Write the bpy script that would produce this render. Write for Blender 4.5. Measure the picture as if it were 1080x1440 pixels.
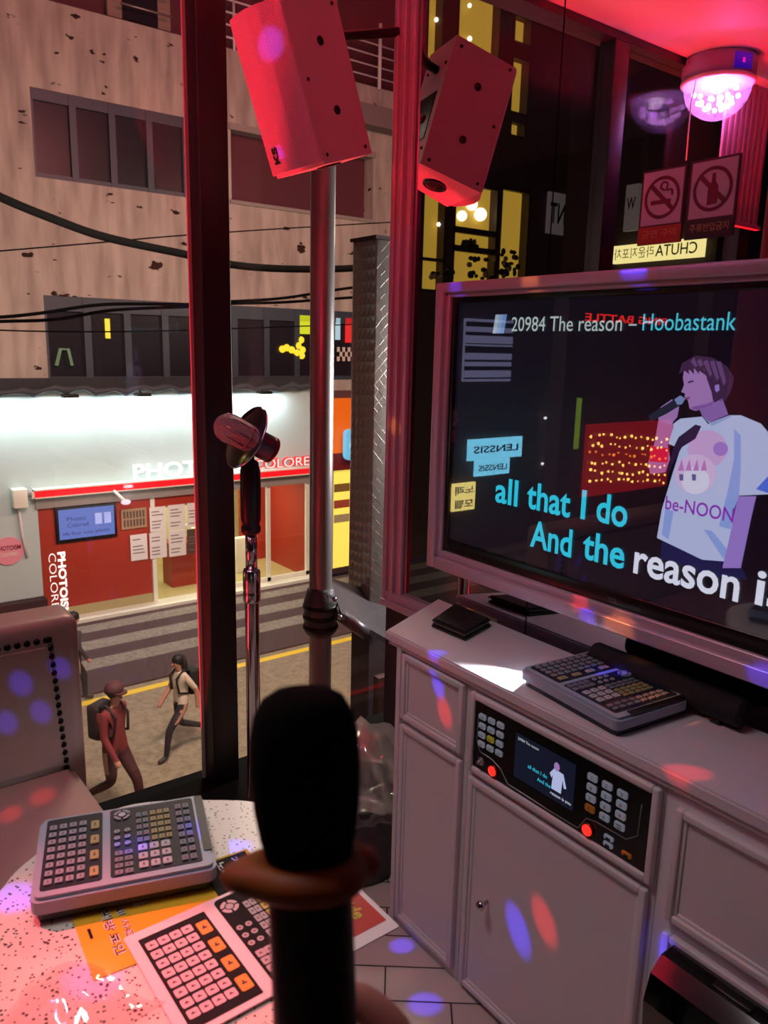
import bpy, bmesh, math, random
from mathutils import Vector, Matrix, Euler
random.seed(7)
for _o in list(bpy.data.objects): bpy.data.objects.remove(_o)
C = bpy.context.scene.collection
SC = bpy.context.scene
# ------------------------------------------------------------------ camera, world, exposure, lights
F, PITCH, YAW, ROLL = 1095.5, math.radians(11.955), math.radians(36.964), math.radians(1.3306)
EYE = Vector((0, 0, 1.45))
_fw = Vector((math.sin(YAW)*math.cos(PITCH), math.cos(YAW)*math.cos(PITCH), -math.sin(PITCH)))
_rt = Vector((math.cos(YAW), -math.sin(YAW), 0)); _up = _rt.cross(_fw)
RT = _rt*math.cos(ROLL) + _up*math.sin(ROLL); UP = -_rt*math.sin(ROLL) + _up*math.cos(ROLL); FW = _fw
cam = bpy.data.cameras.new('camera'); camo = bpy.data.objects.new('camera', cam); C.objects.link(camo)
cam.sensor_fit = 'VERTICAL'; cam.sensor_height = 36; cam.sensor_width = 27; cam.lens = F/1440*36
cam.clip_start = .02; cam.clip_end = 300
cam.dof.use_dof = True; cam.dof.focus_distance = 2.4; cam.dof.aperture_fstop = 8.5
M3 = Matrix((RT, UP, -FW)).transposed().to_4x4(); M3.translation = EYE
camo.matrix_world = M3; SC.camera = camo
SC.view_settings.view_transform = 'Standard'; SC.view_settings.look = 'None'
SC.view_settings.gamma = 1; SC.view_settings.exposure = 0.0; SC.view_settings.use_curve_mapping = False
W = bpy.data.worlds.new('night_sky'); SC.world = W; W.use_nodes = True
W.node_tree.nodes['Background'].inputs[0].default_value = (.035, .02, .035, 1)
W.node_tree.nodes['Background'].inputs[1].default_value = .35

def lin(c):
    return tuple((v/255/12.92 if v/255 <= .04045 else ((v/255+.055)/1.055)**2.4) for v in c)
def light(kind, name, loc, target, power, col, size=.2, size_y=None, angle=None, blend=.4, spread=None, parent=None):
    d = bpy.data.lights.new(name, kind); d.energy = power; d.color = col
    if kind == 'AREA':
        d.size = size
        if size_y: d.shape = 'RECTANGLE'; d.size_y = size_y
        if spread: d.spread = spread
    elif kind == 'SPOT':
        d.shadow_soft_size = size; d.spot_size = angle; d.spot_blend = blend
    else: d.shadow_soft_size = size
    o = bpy.data.objects.new(name, d); C.objects.link(o)
    v = Vector(target)-Vector(loc); q = v.to_track_quat('-Z', 'Y')
    m = Matrix.Translation(loc) @ q.to_matrix().to_4x4()
    if parent is not None:
        o.parent = parent; m = wmat(parent).inverted() @ m
    o.matrix_basis = m
    return o
# unseen lights standing in for booth ceiling light, street lamps and neon glow
light('AREA', 'ceiling_fill', (.05, 1.15, 2.66), (.42, .85, .6), 3.3, (1, .90, .90), .5, .5, spread=math.radians(84))
light('AREA', 'street_fill_near', (3, 6, 4.5), (5.5, 10, -4.7), 750, (1, .80, .60), 1.2, 1.2)
light('AREA', 'street_fill_right', (11, 8, 4.5), (9, 13, -4.7), 400, (1, .80, .60), 1.2, 1.2)
light('AREA', 'neon_glow_street', (6, 5.5, 7), (8, 17.4, 7.0), 640, (1, .26, .26), 4, 2)
light('AREA', 'column_fill', (3.7, 2.45, 1.3), (2.3, 3.0, .9), 75, (1, .95, .9), .5, .8)  # added fill to brighten the pole and column, no sign hangs there
light('AREA', 'facade_fill', (2, 8, 1.6), (6.5, 17.4, 3.2), 140, (1, .70, .56), 2, 1)  # added fill for the facade, floats over the street without a lamp

def ray(px, py): return FW*F + RT*(px-540) - UP*(py-720)
def at(px, py, axis, val):
    d = ray(px, py); i = 'xyz'.index(axis)
    return EYE + d*((val-EYE[i])/d[i])
def depth(px, py, dist): return EYE + ray(px, py)*(dist/F)

# ------------------------------------------------------------------ materials
MATS = {}
def mat(name, col, rough=.6, metal=0, emit=None, es=1, spec=.5, noise=None, bump=0, nscale=20, clear=0):
    if name in MATS: return MATS[name]
    m = bpy.data.materials.new(name); m.use_nodes = True; nt = m.node_tree; b = nt.nodes['Principled BSDF']
    c = lin(col)+(1,)
    b.inputs['Base Color'].default_value = c; b.inputs['Roughness'].default_value = rough
    b.inputs['Metallic'].default_value = metal; b.inputs['Specular IOR Level'].default_value = spec
    b.inputs['Coat Weight'].default_value = clear
    if emit:
        b.inputs['Emission Color'].default_value = lin(emit)+(1,); b.inputs['Emission Strength'].default_value = es
    if noise or bump:
        tc = nt.nodes.new('ShaderNodeTexCoord'); n = nt.nodes.new('ShaderNodeTexNoise')
        n.inputs['Scale'].default_value = nscale; n.inputs['Detail'].default_value = 6
        nt.links.new(tc.outputs['Object'], n.inputs['Vector'])
        if noise:
            r = nt.nodes.new('ShaderNodeValToRGB'); r.color_ramp.elements[0].position = .35; r.color_ramp.elements[1].position = .68
            r.color_ramp.elements[0].color = lin(noise)+(1,); r.color_ramp.elements[1].color = c
            nt.links.new(n.outputs['Fac'], r.inputs['Fac']); nt.links.new(r.outputs['Color'], b.inputs['Base Color'])
        if bump:
            bp = nt.nodes.new('ShaderNodeBump'); bp.inputs['Strength'].default_value = bump; bp.inputs['Distance'].default_value = .01
            nt.links.new(n.outputs['Fac'], bp.inputs['Height']); nt.links.new(bp.outputs['Normal'], b.inputs['Normal'])
    MATS[name] = m; return m
def glass(name, fac, tint=(1, 1, 1), rough=0.0):
    if name in MATS: return MATS[name]
    m = bpy.data.materials.new(name); m.use_nodes = True; nt = m.node_tree; nt.nodes.clear()
    o = nt.nodes.new('ShaderNodeOutputMaterial'); mx = nt.nodes.new('ShaderNodeMixShader')
    t = nt.nodes.new('ShaderNodeBsdfTransparent'); g = nt.nodes.new('ShaderNodeBsdfGlossy')
    t.inputs[0].default_value = tint+(1,); g.inputs['Roughness'].default_value = rough
    mx.inputs[0].default_value = fac
    nt.links.new(t.outputs[0], mx.inputs[1]); nt.links.new(g.outputs[0], mx.inputs[2]); nt.links.new(mx.outputs[0], o.inputs[0])
    MATS[name] = m; return m
def emis(name, col, s): return mat(name, (10, 10, 10), .5, emit=col, es=s)
def node_mat(name, rough, build):
    m = bpy.data.materials.new(name); m.use_nodes = True; nt = m.node_tree; b = nt.nodes['Principled BSDF']
    b.inputs['Roughness'].default_value = rough; build(nt, b); MATS[name] = m; return m

# ------------------------------------------------------------------ mesh helpers
def wmat(o):
    return (wmat(o.parent) @ o.matrix_basis) if o.parent else o.matrix_basis.copy()
def frame(o, x, y):
    x = Vector(x).normalized(); y = Vector(y).normalized(); z = x.cross(y).normalized(); y = z.cross(x)
    m = Matrix((x, y, z)).transposed().to_4x4(); m.translation = Vector(o); return m
I4 = Matrix.Identity(4)
class MB:
    def __init__(s, mtx=None): s.bm = bmesh.new(); s.m = []; s.mtx = mtx or I4; s.smooth = False
    def mi(s, m):
        if m not in s.m: s.m.append(m)
        return s.m.index(m)
    def add(s, vs, fs, m, smooth=False, mtx=None):
        M = s.mtx @ (mtx or I4); k = s.mi(m)
        bv = [s.bm.verts.new(M @ Vector(v)) for v in vs]
        for f in fs:
            try: fc = s.bm.faces.new([bv[i] for i in f])
            except ValueError: continue
            fc.material_index = k; fc.smooth = smooth
        return s
    def box(s, lo, hi, m, bev=0, mtx=None, seg=2):
        lo = Vector(lo); hi = Vector(hi)
        for i in range(3):
            if lo[i] > hi[i]: lo[i], hi[i] = hi[i], lo[i]
        t = bmesh.new(); bmesh.ops.create_cube(t, size=1)
        for v in t.verts: v.co = Vector([(lo[i]+hi[i])/2+v.co[i]*(hi[i]-lo[i]) for i in range(3)])
        if bev: bmesh.ops.bevel(t, geom=t.edges[:], offset=min(bev, min(hi-lo)*.49), segments=seg, profile=.6, affect='EDGES')
        s.take(t, m, mtx, bool(bev)); return s
    def take(s, t, m, mtx=None, smooth=False):
        t.verts.index_update()
        s.add([v.co.copy() for v in t.verts], [[v.index for v in f.verts] for f in t.faces], m, smooth, mtx); t.free()
    def prism(s, poly, d, m, mtx=None, bev=0):      # polygon in local XY, thickness d along +Z
        n = len(poly); t = bmesh.new()
        a = [t.verts.new((p[0], p[1], 0)) for p in poly]; b = [t.verts.new((p[0], p[1], d)) for p in poly]
        t.faces.new(a[::-1]); t.faces.new(b)
        for i in range(n): t.faces.new((a[i], a[(i+1) % n], b[(i+1) % n], b[i]))
        bmesh.ops.recalc_face_normals(t, faces=t.faces[:])
        if bev: bmesh.ops.bevel(t, geom=[e for e in t.edges if e.verts[0].co.z > d*.9 and e.verts[1].co.z > d*.9], offset=bev, segments=2, affect='EDGES')
        s.take(t, m, mtx); return s
    def flat(s, poly, m, mtx=None, z=0): return s.add([(p[0], p[1], z) for p in poly], [list(range(len(poly)))], m, False, mtx)
    def tube(s, pts, r, m, n=10, caps=True, mtx=None):
        pts = [Vector(p) for p in pts]; rs = r if isinstance(r, (list, tuple)) else [r]*len(pts)
        vs = []; fs = []; prev = None
        for i, p in enumerate(pts):
            d = (pts[min(i+1, len(pts)-1)]-pts[max(i-1, 0)]).normalized()
            if prev is None:
                a = d.orthogonal().normalized()
            else:
                a = (prev - d*prev.dot(d)).normalized()
            prev = a; b = d.cross(a)
            for k in range(n):
                t = 2*math.pi*k/n; vs.append(p+(a*math.cos(t)+b*math.sin(t))*rs[i])
        for i in range(len(pts)-1):
            for k in range(n): fs.append((i*n+k, i*n+(k+1) % n, (i+1)*n+(k+1) % n, (i+1)*n+k))
        if caps: fs.append(tuple(range(n))[::-1]); fs.append(tuple(range((len(pts)-1)*n, len(pts)*n)))
        return s.add(vs, fs, m, True, mtx)
    def lathe(s, prof, m, n=32, mtx=None, rmod=None):
        vs = []; fs = []
        for (r, z) in prof:
            for k in range(n):
                t = 2*math.pi*k/n; q = r*(rmod(t) if rmod else 1); vs.append((q*math.cos(t), q*math.sin(t), z))
        for i in range(len(prof)-1):
            for k in range(n): fs.append((i*n+k, i*n+(k+1) % n, (i+1)*n+(k+1) % n, (i+1)*n+k))
        fs.append(tuple(range(n))[::-1]); fs.append(tuple(range((len(prof)-1)*n, len(prof)*n)))
        return s.add(vs, fs, m, True, mtx)
    def ball(s, c, r, m, mtx=None, u=16, v=10):
        t = bmesh.new(); bmesh.ops.create_uvsphere(t, u_segments=u, v_segments=v, radius=1)
        r = Vector(r) if hasattr(r, '__len__') else Vector((r, r, r))
        for q in t.verts: q.co = Vector((q.co.x*r.x, q.co.y*r.y, q.co.z*r.z))+Vector(c)
        s.take(t, m, mtx, True); return s
    def text(s, body, m, mtx, w=None, h=None, depth=0, align='LEFT', bold=0, outline=0, shear=0):
        cu = bpy.data.curves.new('t', 'FONT'); cu.body = body; cu.size = 1; cu.extrude = depth; cu.offset = bold
        cu.resolution_u = 3; cu.shear = shear
        if outline: cu.fill_mode = 'NONE'; cu.bevel_depth = outline; cu.bevel_resolution = 0
        ob = bpy.data.objects.new('t', cu); C.objects.link(ob)
        dg = bpy.context.evaluated_depsgraph_get(); me = bpy.data.meshes.new_from_object(ob.evaluated_get(dg))
        vs = [v.co.copy() for v in me.vertices]; fs = [list(p.vertices) for p in me.polygons]
        bpy.data.objects.remove(ob); bpy.data.curves.remove(cu); bpy.data.meshes.remove(me)
        if not vs: return s
        x0 = min(v.x for v in vs); x1 = max(v.x for v in vs); y0 = min(v.y for v in vs); y1 = max(v.y for v in vs)
        sy = h/(y1-y0) if h else None; sx = w/(x1-x0) if w else sy
        if sy is None: sy = sx
        off = {'LEFT': 0, 'CENTER': -.5, 'RIGHT': -1}[align]*(x1-x0)*sx
        s.add([((v.x-x0)*sx+off, (v.y-y0)*sy, v.z*(sy if not depth else 1)) for v in vs], fs, m, False, mtx); return s
    def build(s, name, parent=None, world=False, kind=None, label=None):
        me = bpy.data.meshes.new(name)
        if world and parent is not None: bmesh.ops.transform(s.bm, matrix=wmat(parent).inverted(), verts=s.bm.verts[:])
        s.bm.to_mesh(me); s.bm.free()
        for m in s.m: me.materials.append(m)
        o = bpy.data.objects.new(name, me); C.objects.link(o)
        if parent is not None: o.parent = parent
        if kind: o['kind'] = kind
        if label: o['label'] = label
        return o
def tag(o, label, cat, group=None):
    o['label'] = label; o['category'] = cat
    if group: o['group'] = group
    return o
def thing(name, label, cat, loc=(0, 0, 0), mtx=None, group=None):
    o = bpy.data.objects.new(name, None); C.objects.link(o); o.empty_display_size = .05
    if mtx is not None: o.matrix_basis = mtx
    else: o.location = loc
    return tag(o, label, cat, group)
def copy_tree(o, parent=None, mtx=None):
    c = o.copy(); C.objects.link(c); c.parent = parent
    if mtx is not None: c.matrix_basis = mtx
    for ch in list(o.children): copy_tree(ch, c)
    return c
def spline(pts, n=8, closed=False):
    pts = [Vector(p) for p in pts]; out = []; N = len(pts)
    rng = range(N) if closed else range(N-1)
    for i in rng:
        g = (lambda k: pts[k % N]) if closed else (lambda k: pts[max(0, min(N-1, k))])
        p0, p1, p2, p3 = g(i-1), g(i), g(i+1), g(i+2)
        for k in range(n):
            t = k/n
            out.append(.5*((2*p1)+(p2-p0)*t+(2*p0-5*p1+4*p2-p3)*t*t+(3*p1-p0-3*p2+p3)*t**3))
    if not closed: out.append(pts[-1])
    return out
def rrect(x0, y0, x1, y1, r, n=5):
    out = []
    for cx, cy, a in ((x1-r, y1-r, 0), (x0+r, y1-r, 90), (x0+r, y0+r, 180), (x1-r, y0+r, 270)):
        for k in range(n+1):
            t = math.radians(a+90*k/n); out.append((cx+r*math.cos(t), cy+r*math.sin(t)))
    return out
def circ(cx, cy, r, n=20, ry=None):
    return [(cx+r*math.cos(2*math.pi*k/n), cy+(ry or r)*math.sin(2*math.pi*k/n)) for k in range(n)]
def annulus(mb, cx, cy, r0, r1, m, mtx, a0=0, a1=360, n=32, z=0):
    vs = []; fs = []
    for k in range(n+1):
        t = math.radians(a0+(a1-a0)*k/n)
        vs += [(cx+r0*math.cos(t), cy+r0*math.sin(t), z), (cx+r1*math.cos(t), cy+r1*math.sin(t), z)]
    for k in range(n): fs.append((2*k, 2*k+1, 2*k+3, 2*k+2))
    mb.add(vs, fs, m, False, mtx)
def holes(mb, x0, x1, z0, z1, y, d, hs, m):     # wall slab in an XZ plane with rectangular openings
    xs = sorted({x0, x1, *[v for h in hs for v in (h[0], h[1]) if x0 < v < x1]}); zs = sorted({z0, z1, *[v for h in hs for v in (h[2], h[3]) if z0 < v < z1]})
    for a, b in zip(xs, xs[1:]):
        run = None
        for c, e in zip(zs, zs[1:]):
            mx, mz = (a+b)/2, (c+e)/2
            if any(h[0] < mx < h[1] and h[2] < mz < h[3] for h in hs):
                if run: mb.box((a, y, run[0]), (b, y+d, run[1]), m); run = None
            else: run = (run[0], e) if run else (c, e)
        if run: mb.box((a, y, run[0]), (b, y+d, run[1]), m)

# ------------------------------------------------------------------ palette
black = mat('black_plastic', (14, 14, 16), .35)
matte_black = mat('matte_black_foam', (9, 9, 10), .95, spec=.1)
dark_frame = mat('dark_window_profile', (24, 20, 28), .42)
mauve = mat('mauve_aluminium', (205, 178, 196), .32, .25)
white_paint = mat('white_paint', (226, 218, 222), .45)
counter_white = mat('counter_laminate', (222, 214, 222), .28)
chrome = mat('chrome', (205, 200, 205), .15, 1)
steel = mat('brushed_steel', (170, 162, 162), .34, .6)
mirror_m = mat('mirror_silver', (205, 200, 205), 0.0, 1)
pane_m = glass('window_glass', .03, (.96, .97, .97))
thin_glass = glass('front_glass', .05)
clear_plastic = glass('clear_plastic', .16, (.97, .95, .96), .06)
paper = mat('paper_white', (236, 232, 234), .6)

def floor_nodes(nt, b):
    tc = nt.nodes.new('ShaderNodeTexCoord'); mp = nt.nodes.new('ShaderNodeMapping'); mp.inputs['Rotation'].default_value[2] = math.radians(38)
    br = nt.nodes.new('ShaderNodeTexBrick'); br.inputs['Scale'].default_value = 1
    br.inputs['Brick Width'].default_value = .3; br.inputs['Row Height'].default_value = .1
    br.inputs['Mortar Size'].default_value = .0022; br.inputs['Color1'].default_value = lin((214, 200, 194))+(1,)
    br.inputs['Color2'].default_value = lin((196, 182, 178))+(1,); br.inputs['Mortar'].default_value = lin((70, 60, 58))+(1,)
    nt.links.new(tc.outputs['Object'], mp.inputs[0]); nt.links.new(mp.outputs[0], br.inputs['Vector']); nt.links.new(br.outputs['Color'], b.inputs['Base Color'])
floor_m = node_mat('pale_plank_floor', .35, floor_nodes)
def terrazzo(nt, b):
    tc = nt.nodes.new('ShaderNodeTexCoord'); v = nt.nodes.new('ShaderNodeTexVoronoi'); v.inputs['Scale'].default_value = 150
    n = nt.nodes.new('ShaderNodeTexNoise'); n.inputs['Scale'].default_value = 60
    mt = nt.nodes.new('ShaderNodeMath'); mt.operation = 'MULTIPLY_ADD'; mt.inputs[1].default_value = .5; mt.inputs[2].default_value = 0
    sb = nt.nodes.new('ShaderNodeMath'); sb.operation = 'LESS_THAN'
    mx = nt.nodes.new('ShaderNodeMixRGB'); mx.inputs[1].default_value = lin((228, 224, 214))+(1,); mx.inputs[2].default_value = lin((72, 68, 62))+(1,)
    nt.links.new(tc.outputs['Object'], v.inputs['Vector']); nt.links.new(tc.outputs['Object'], n.inputs['Vector'])
    nt.links.new(n.outputs['Fac'], mt.inputs[0]); nt.links.new(v.outputs['Distance'], sb.inputs[0]); nt.links.new(mt.outputs[0], sb.inputs[1])
    nt.links.new(sb.outputs[0], mx.inputs[0]); nt.links.new(mx.outputs[0], b.inputs['Base Color'])
table_m = node_mat('speckled_terrazzo', .3, terrazzo)
def concrete(nt, b):
    tc = nt.nodes.new('ShaderNodeTexCoord'); mp = nt.nodes.new('ShaderNodeMapping'); mp.inputs['Scale'].default_value = (2.2, 2.2, .35)
    n = nt.nodes.new('ShaderNodeTexNoise'); n.inputs['Scale'].default_value = 1.6; n.inputs['Detail'].default_value = 8
    r = nt.nodes.new('ShaderNodeValToRGB'); r.color_ramp.elements[0].position = .3; r.color_ramp.elements[1].position = .62
    r.color_ramp.elements[0].color = lin((146, 134, 128))+(1,); r.color_ramp.elements[1].color = lin((188, 176, 168))+(1,)
    m2 = nt.nodes.new('ShaderNodeMapping'); m2.inputs['Scale'].default_value = (1, 1, 2.2)
    n2 = nt.nodes.new('ShaderNodeTexNoise'); n2.inputs['Scale'].default_value = 1.9; n2.inputs['Detail'].default_value = 5
    r2 = nt.nodes.new('ShaderNodeValToRGB'); r2.color_ramp.elements[0].position = .335; r2.color_ramp.elements[1].position = .355
    r2.color_ramp.elements[0].color = lin((70, 42, 34))+(1,); r2.color_ramp.elements[1].color = (1, 1, 1, 1)
    mx = nt.nodes.new('ShaderNodeMixRGB'); mx.blend_type = 'MULTIPLY'; mx.inputs[0].default_value = 1
    nt.links.new(tc.outputs['Object'], mp.inputs[0]); nt.links.new(mp.outputs[0], n.inputs['Vector']); nt.links.new(n.outputs['Fac'], r.inputs[0])
    nt.links.new(tc.outputs['Object'], m2.inputs[0]); nt.links.new(m2.outputs[0], n2.inputs['Vector']); nt.links.new(n2.outputs['Fac'], r2.inputs[0])
    nt.links.new(r.outputs[0], mx.inputs[1]); nt.links.new(r2.outputs[0], mx.inputs[2]); nt.links.new(mx.outputs[0], b.inputs['Base Color'])
concrete_m = node_mat('weathered_render', .9, concrete)
def diamond(nt, b):
    b.inputs['Metallic'].default_value = .6; b.inputs['Base Color'].default_value = lin((176, 166, 160))+(1,)
    tc = nt.nodes.new('ShaderNodeTexCoord'); mp = nt.nodes.new('ShaderNodeMapping'); mp.inputs['Rotation'].default_value = (0, math.radians(45), 0)
    w1 = nt.nodes.new('ShaderNodeTexChecker'); w1.inputs['Scale'].default_value = 46
    v = nt.nodes.new('ShaderNodeTexVoronoi'); v.inputs['Scale'].default_value = 27
    bp = nt.nodes.new('ShaderNodeBump'); bp.inputs['Strength'].default_value = .9; bp.inputs['Distance'].default_value = .012
    nt.links.new(tc.outputs['Object'], mp.inputs[0]); nt.links.new(mp.outputs[0], v.inputs['Vector']); v.distance = 'CHEBYCHEV'; v.inputs['Randomness'].default_value = .12
    nt.links.new(v.outputs['Distance'], bp.inputs['Height']); nt.links.new(bp.outputs[0], b.inputs['Normal'])
tread_m = node_mat('tread_plate_steel', .34, diamond)
def asphalt(nt, b):
    tc = nt.nodes.new('ShaderNodeTexCoord'); n = nt.nodes.new('ShaderNodeTexNoise'); n.inputs['Scale'].default_value = 7; n.inputs['Detail'].default_value = 12
    n.inputs['Roughness'].default_value = .8
    r = nt.nodes.new('ShaderNodeValToRGB'); r.color_ramp.elements[0].position = .35; r.color_ramp.elements[1].position = .7
    r.color_ramp.elements[0].color = lin((120, 108, 92))+(1,); r.color_ramp.elements[1].color = lin((172, 156, 134))+(1,)
    nt.links.new(tc.outputs['Object'], n.inputs['Vector']); nt.links.new(n.outputs['Fac'], r.inputs[0]); nt.links.new(r.outputs[0], b.inputs['Base Color'])
asphalt_m = node_mat('asphalt', .85, asphalt)

# ------------------------------------------------------------------ room shell
MX, WY, CZ = 1.375, 2.27, 2.694          # mirror plane, window plane, ceiling height
MB().box((-1.6, -1.6, -.12), (2.3, WY+.04, 0), floor_m).build('floor', kind='structure')
MB().box((-1.6, -1.6, CZ), (2.3, WY+.06, CZ+.1), mat('ceiling_paint', (232, 226, 230), .6)).build('ceiling', kind='structure')
wall_m = mat('wall_paint', (74, 54, 62), .8)
MB().box((-1.5, -1.6, 0), (-1.4, WY, CZ), wall_m).build('wall_left', kind='structure')
MB().box((-1.5, -1.6, 0), (2.2, -1.5, CZ), wall_m).build('wall_back', kind='structure')
MB().box((2.15, -1.6, 0), (2.25, WY, CZ), wall_m).build('wall_right', kind='structure')
win = MB()
win.box((-1.5, WY-.22, 0), (2.25, WY+.04, .012), mat('threshold_black', (12, 10, 13), .85, spec=.08))
win.box((-1.5, WY-.08, CZ-.03), (2.25, WY+.02, CZ), dark_frame)
wo = win.build('window_1', kind='structure')
for a in (-1.13, -.081, .972, 2.03):
    MB().box((a, WY-.08, .012), (a+.09, WY, CZ-.03), dark_frame, .003).build('mullion', wo)
MB().box((.962, WY-.012, .012), (.972, WY-.004, CZ-.03), mat('edge_trim', (215, 205, 200), .5)).build('edge_trim', wo, label='pale sealing strip beside the mullion')
for a, b in ((-1.04, -.081), (.009, .972), (1.062, 2.03)):
    MB().box((a, WY-.03, .012), (b, WY-.022, CZ-.03), pane_m).build('pane', wo)

# mirror wall with its aluminium post and rail
mw = thing('wall_mirror', 'tall mirror wall in two panels behind the television and counter', 'mirror', (MX, 1.75, 0))
for a, b in ((1.24, 1.74), (-1.2, 1.236)):
    MB().box((MX, a, .735), (MX+.006, b, CZ-.002), mirror_m).build('mirror_panel', mw, True)
MB().box((MX+.007, -1.2, 0), (MX+.05, 1.80, CZ-.002), mat('backing_board', (60, 48, 54), .8)).build('backing_board', mw, True)
pm = MB()
for k, (x0, x1, y0, y1) in enumerate(((MX-.012, MX+.05, 1.80, 1.815), (MX-.022, MX, 1.785, 1.80), (MX-.014, MX, 1.765, 1.785), (MX-.024, MX, 1.75, 1.765), (MX-.012, MX, 1.725, 1.75))):
    pm.box((x0, y0, .69), (x1, y1, CZ-.002), mauve, .003)
pm.build('post', mw, True, label='fluted mauve aluminium edge post')
rm = MB(); rm.box((MX-.03, -1.2, .69), (MX+.006, 1.80, .71), mauve, .003); rm.box((MX-.02, -1.2, .71), (MX+.004, 1.80, .735), mauve, .003)
rm.build('bottom_rail', mw, True)
MB().box((MX-.004, 1.2, 0), (MX+.05, 1.80, .69), mat('dark_apron', (46, 30, 38), .6)).build('apron', mw, True)

# ------------------------------------------------------------------ prohibition stickers on the mirror
XS = -Vector((0, 1, 0)); ZS = Vector((0, 0, 1))
sign_red = mat('sign_dark_red', (120, 22, 40), .5); sign_white = mat('sign_white', (230, 205, 222), .5)
def sticker(name, label, px, motif, band, txt, tcol):
    (x0, y0), (x1, y1) = px
    p = at(x0, y0, 'x', MX-.001); q = at(x1, y1, 'x', MX-.001)
    w = p.y-q.y; h = .138; o = Vector((MX-.0005, p.y, p.z-h))
    t = thing(name, label, 'sign', mtx=frame(o, XS, ZS), group='prohibition stickers on the mirror')
    MB().prism([(0, 0), (w, 0), (w, h), (0, h)], .0012, mat(name+'_back', (80, 24, 38), .5)).build('panel', t)
    a = MB(); a.flat([(.004, .036), (w-.004, .036), (w-.004, h-.004), (.004, h-.004)], sign_white, z=.0016); a.build('white_field', t)
    b = MB(); b.flat([(0.0, 0), (w, 0), (w, .033), (0, .033)], band, z=.0016)
    b.build('colour_band', t)
    c = MB(); cx, cy, R = w/2, .036+(h-.04)/2, .039
    annulus(c, cx, cy, R-.0065, R, sign_red, None, z=.002)
    if motif == 'cigarette':
        c.flat([(cx-.024, cy-.012), (cx+.02, cy-.012), (cx+.02, cy-.004), (cx-.024, cy-.004)], sign_red, z=.002)
        pts = spline([(cx+.006, cy+.012, 0), (cx-.004, cy+.018, 0), (cx, cy+.027, 0), (cx+.01, cy+.024, 0), (cx+.009, cy+.013, 0), (cx+.02, cy+.012, 0), (cx+.022, cy+.002, 0)], 5)
        c.tube([(p.x, p.y, .0022) for p in pts], .0016, sign_red, 6)
    else:
        c.flat([(cx-.009, cy-.028), (cx+.012, cy-.026), (cx+.011, cy+.004), (cx+.005, cy+.012), (cx+.004, cy+.027), (cx-.003, cy+.027), (cx-.003, cy+.012), (cx-.009, cy+.004)], sign_red, z=.002)
    k = R-.003; c.flat([(cx-k*.74-.003, cy+k*.68-.003), (cx-k*.74+.003, cy+k*.68+.003), (cx+k*.74+.003, cy-k*.68+.003), (cx+k*.74-.003, cy-k*.68-.003)], sign_red, z=.0021)
    c.build('prohibition_symbol', t)
    MB().text(txt, tcol, Matrix.Translation((w/2, .012, .002)), w*.8, .015, align='CENTER', bold=.012).build('lettering', t)
sticker('no_smoking_sign', 'no smoking sticker with crossed cigarette and orange band', ((905, 242), (967, 231)), 'cigarette', mat('band_orange', (190, 70, 30), .5), '금연 구역', mat('let_orange', (220, 150, 90), .5))
sticker('no_alcohol_sign', 'no outside alcohol sticker with crossed bottle and dark green band', ((973, 228), (1043, 218)), 'bottle', mat('band_green', (44, 50, 30), .5), '주류반입금지', mat('let_yellow', (190, 165, 90), .5))

# ------------------------------------------------------------------ television on the mirror wall
TX, TS = 1.27, 1.298
tv = thing('television', 'large wall television in a pale mauve frame showing karaoke lyrics', 'television', (TS+.03, .88, .895))
Y0, Y1, Z0, Z1 = 1.5, .26, .895, 1.604
fr = MB()
def ring(mb, x0, x1, y0, y1, z0, z1, wl, wt, wb, m, bev=.004):
    mb.box((x0, y0, z0), (x1, y0-wl, z1), m, bev); mb.box((x0, y1+wl, z0), (x1, y1, z1), m, bev)
    mb.box((x0, y0-wl, z1-wt), (x1, y1+wl, z1), m, bev); mb.box((x0, y0-wl, z0), (x1, y1+wl, z0+wb), m, bev)
ring(fr, TX, MX-.003, Y0, Y1, Z0, Z1, .028, .024, .03, mauve)
ring(fr, TX+.012, MX-.003, Y0-.026, Y1+.026, Z0+.028, Z1-.022, .014, .012, .02, mauve)
fr.build('frame', tv, True)
bz = MB(); ring(bz, TX+.02, TS+.02, Y0-.038, Y1+.038, Z0+.046, Z1-.033, .018, .014, .034, mat('bezel_black', (8, 7, 9), .25), .003)
bz.build('bezel', tv, True)
MB().text('TCL', mat('logo_grey', (110, 105, 110), .4), frame((TX+.0195, at(858, 832, 'x', TS).y, Z0+.056), XS, ZS), .026, .009).build('maker_logo', tv, True)
scr = MB(); scr.box((TS, Y0-.05, Z0+.07), (TS+.015, Y1+.05, Z1-.045), mat('screen_dark', (4, 4, 7), .3, emit=(9, 7, 20), es=1)); scr = scr.build('screen', tv, True)
def sp(px, py, k=0):
    p = at(px, py, 'x', TS-.0004-k*.0003); return p
def line(name, parts, rows):
    for body, m, a, b, cap, bold in parts:
        t = MB(); p = sp(*a, 8); q = sp(*b, 8)
        t.text(body, m, frame(p, XS, ZS), p.y-q.y, cap, bold=bold); t.build(name, scr, True)
cy = emis('lyric_cyan', (45, 196, 226), 1.0); wh = emis('lyric_white', (214, 216, 236), 1.0); tit = emis('title_white', (190, 205, 205), .8); tcy = emis('title_cyan', (80, 200, 225), .9)
line('song_title', [('20984 The reason', tit, (719, 466), (874, 465), .031, 0), ('-', tit, (884, 458), (895, 458), .003, 0), ('Hoobastank', tcy, (903, 465), (1034, 466), .031, 0)], 1)
d1 = at(695, 706, 'x', TS); 
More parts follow.
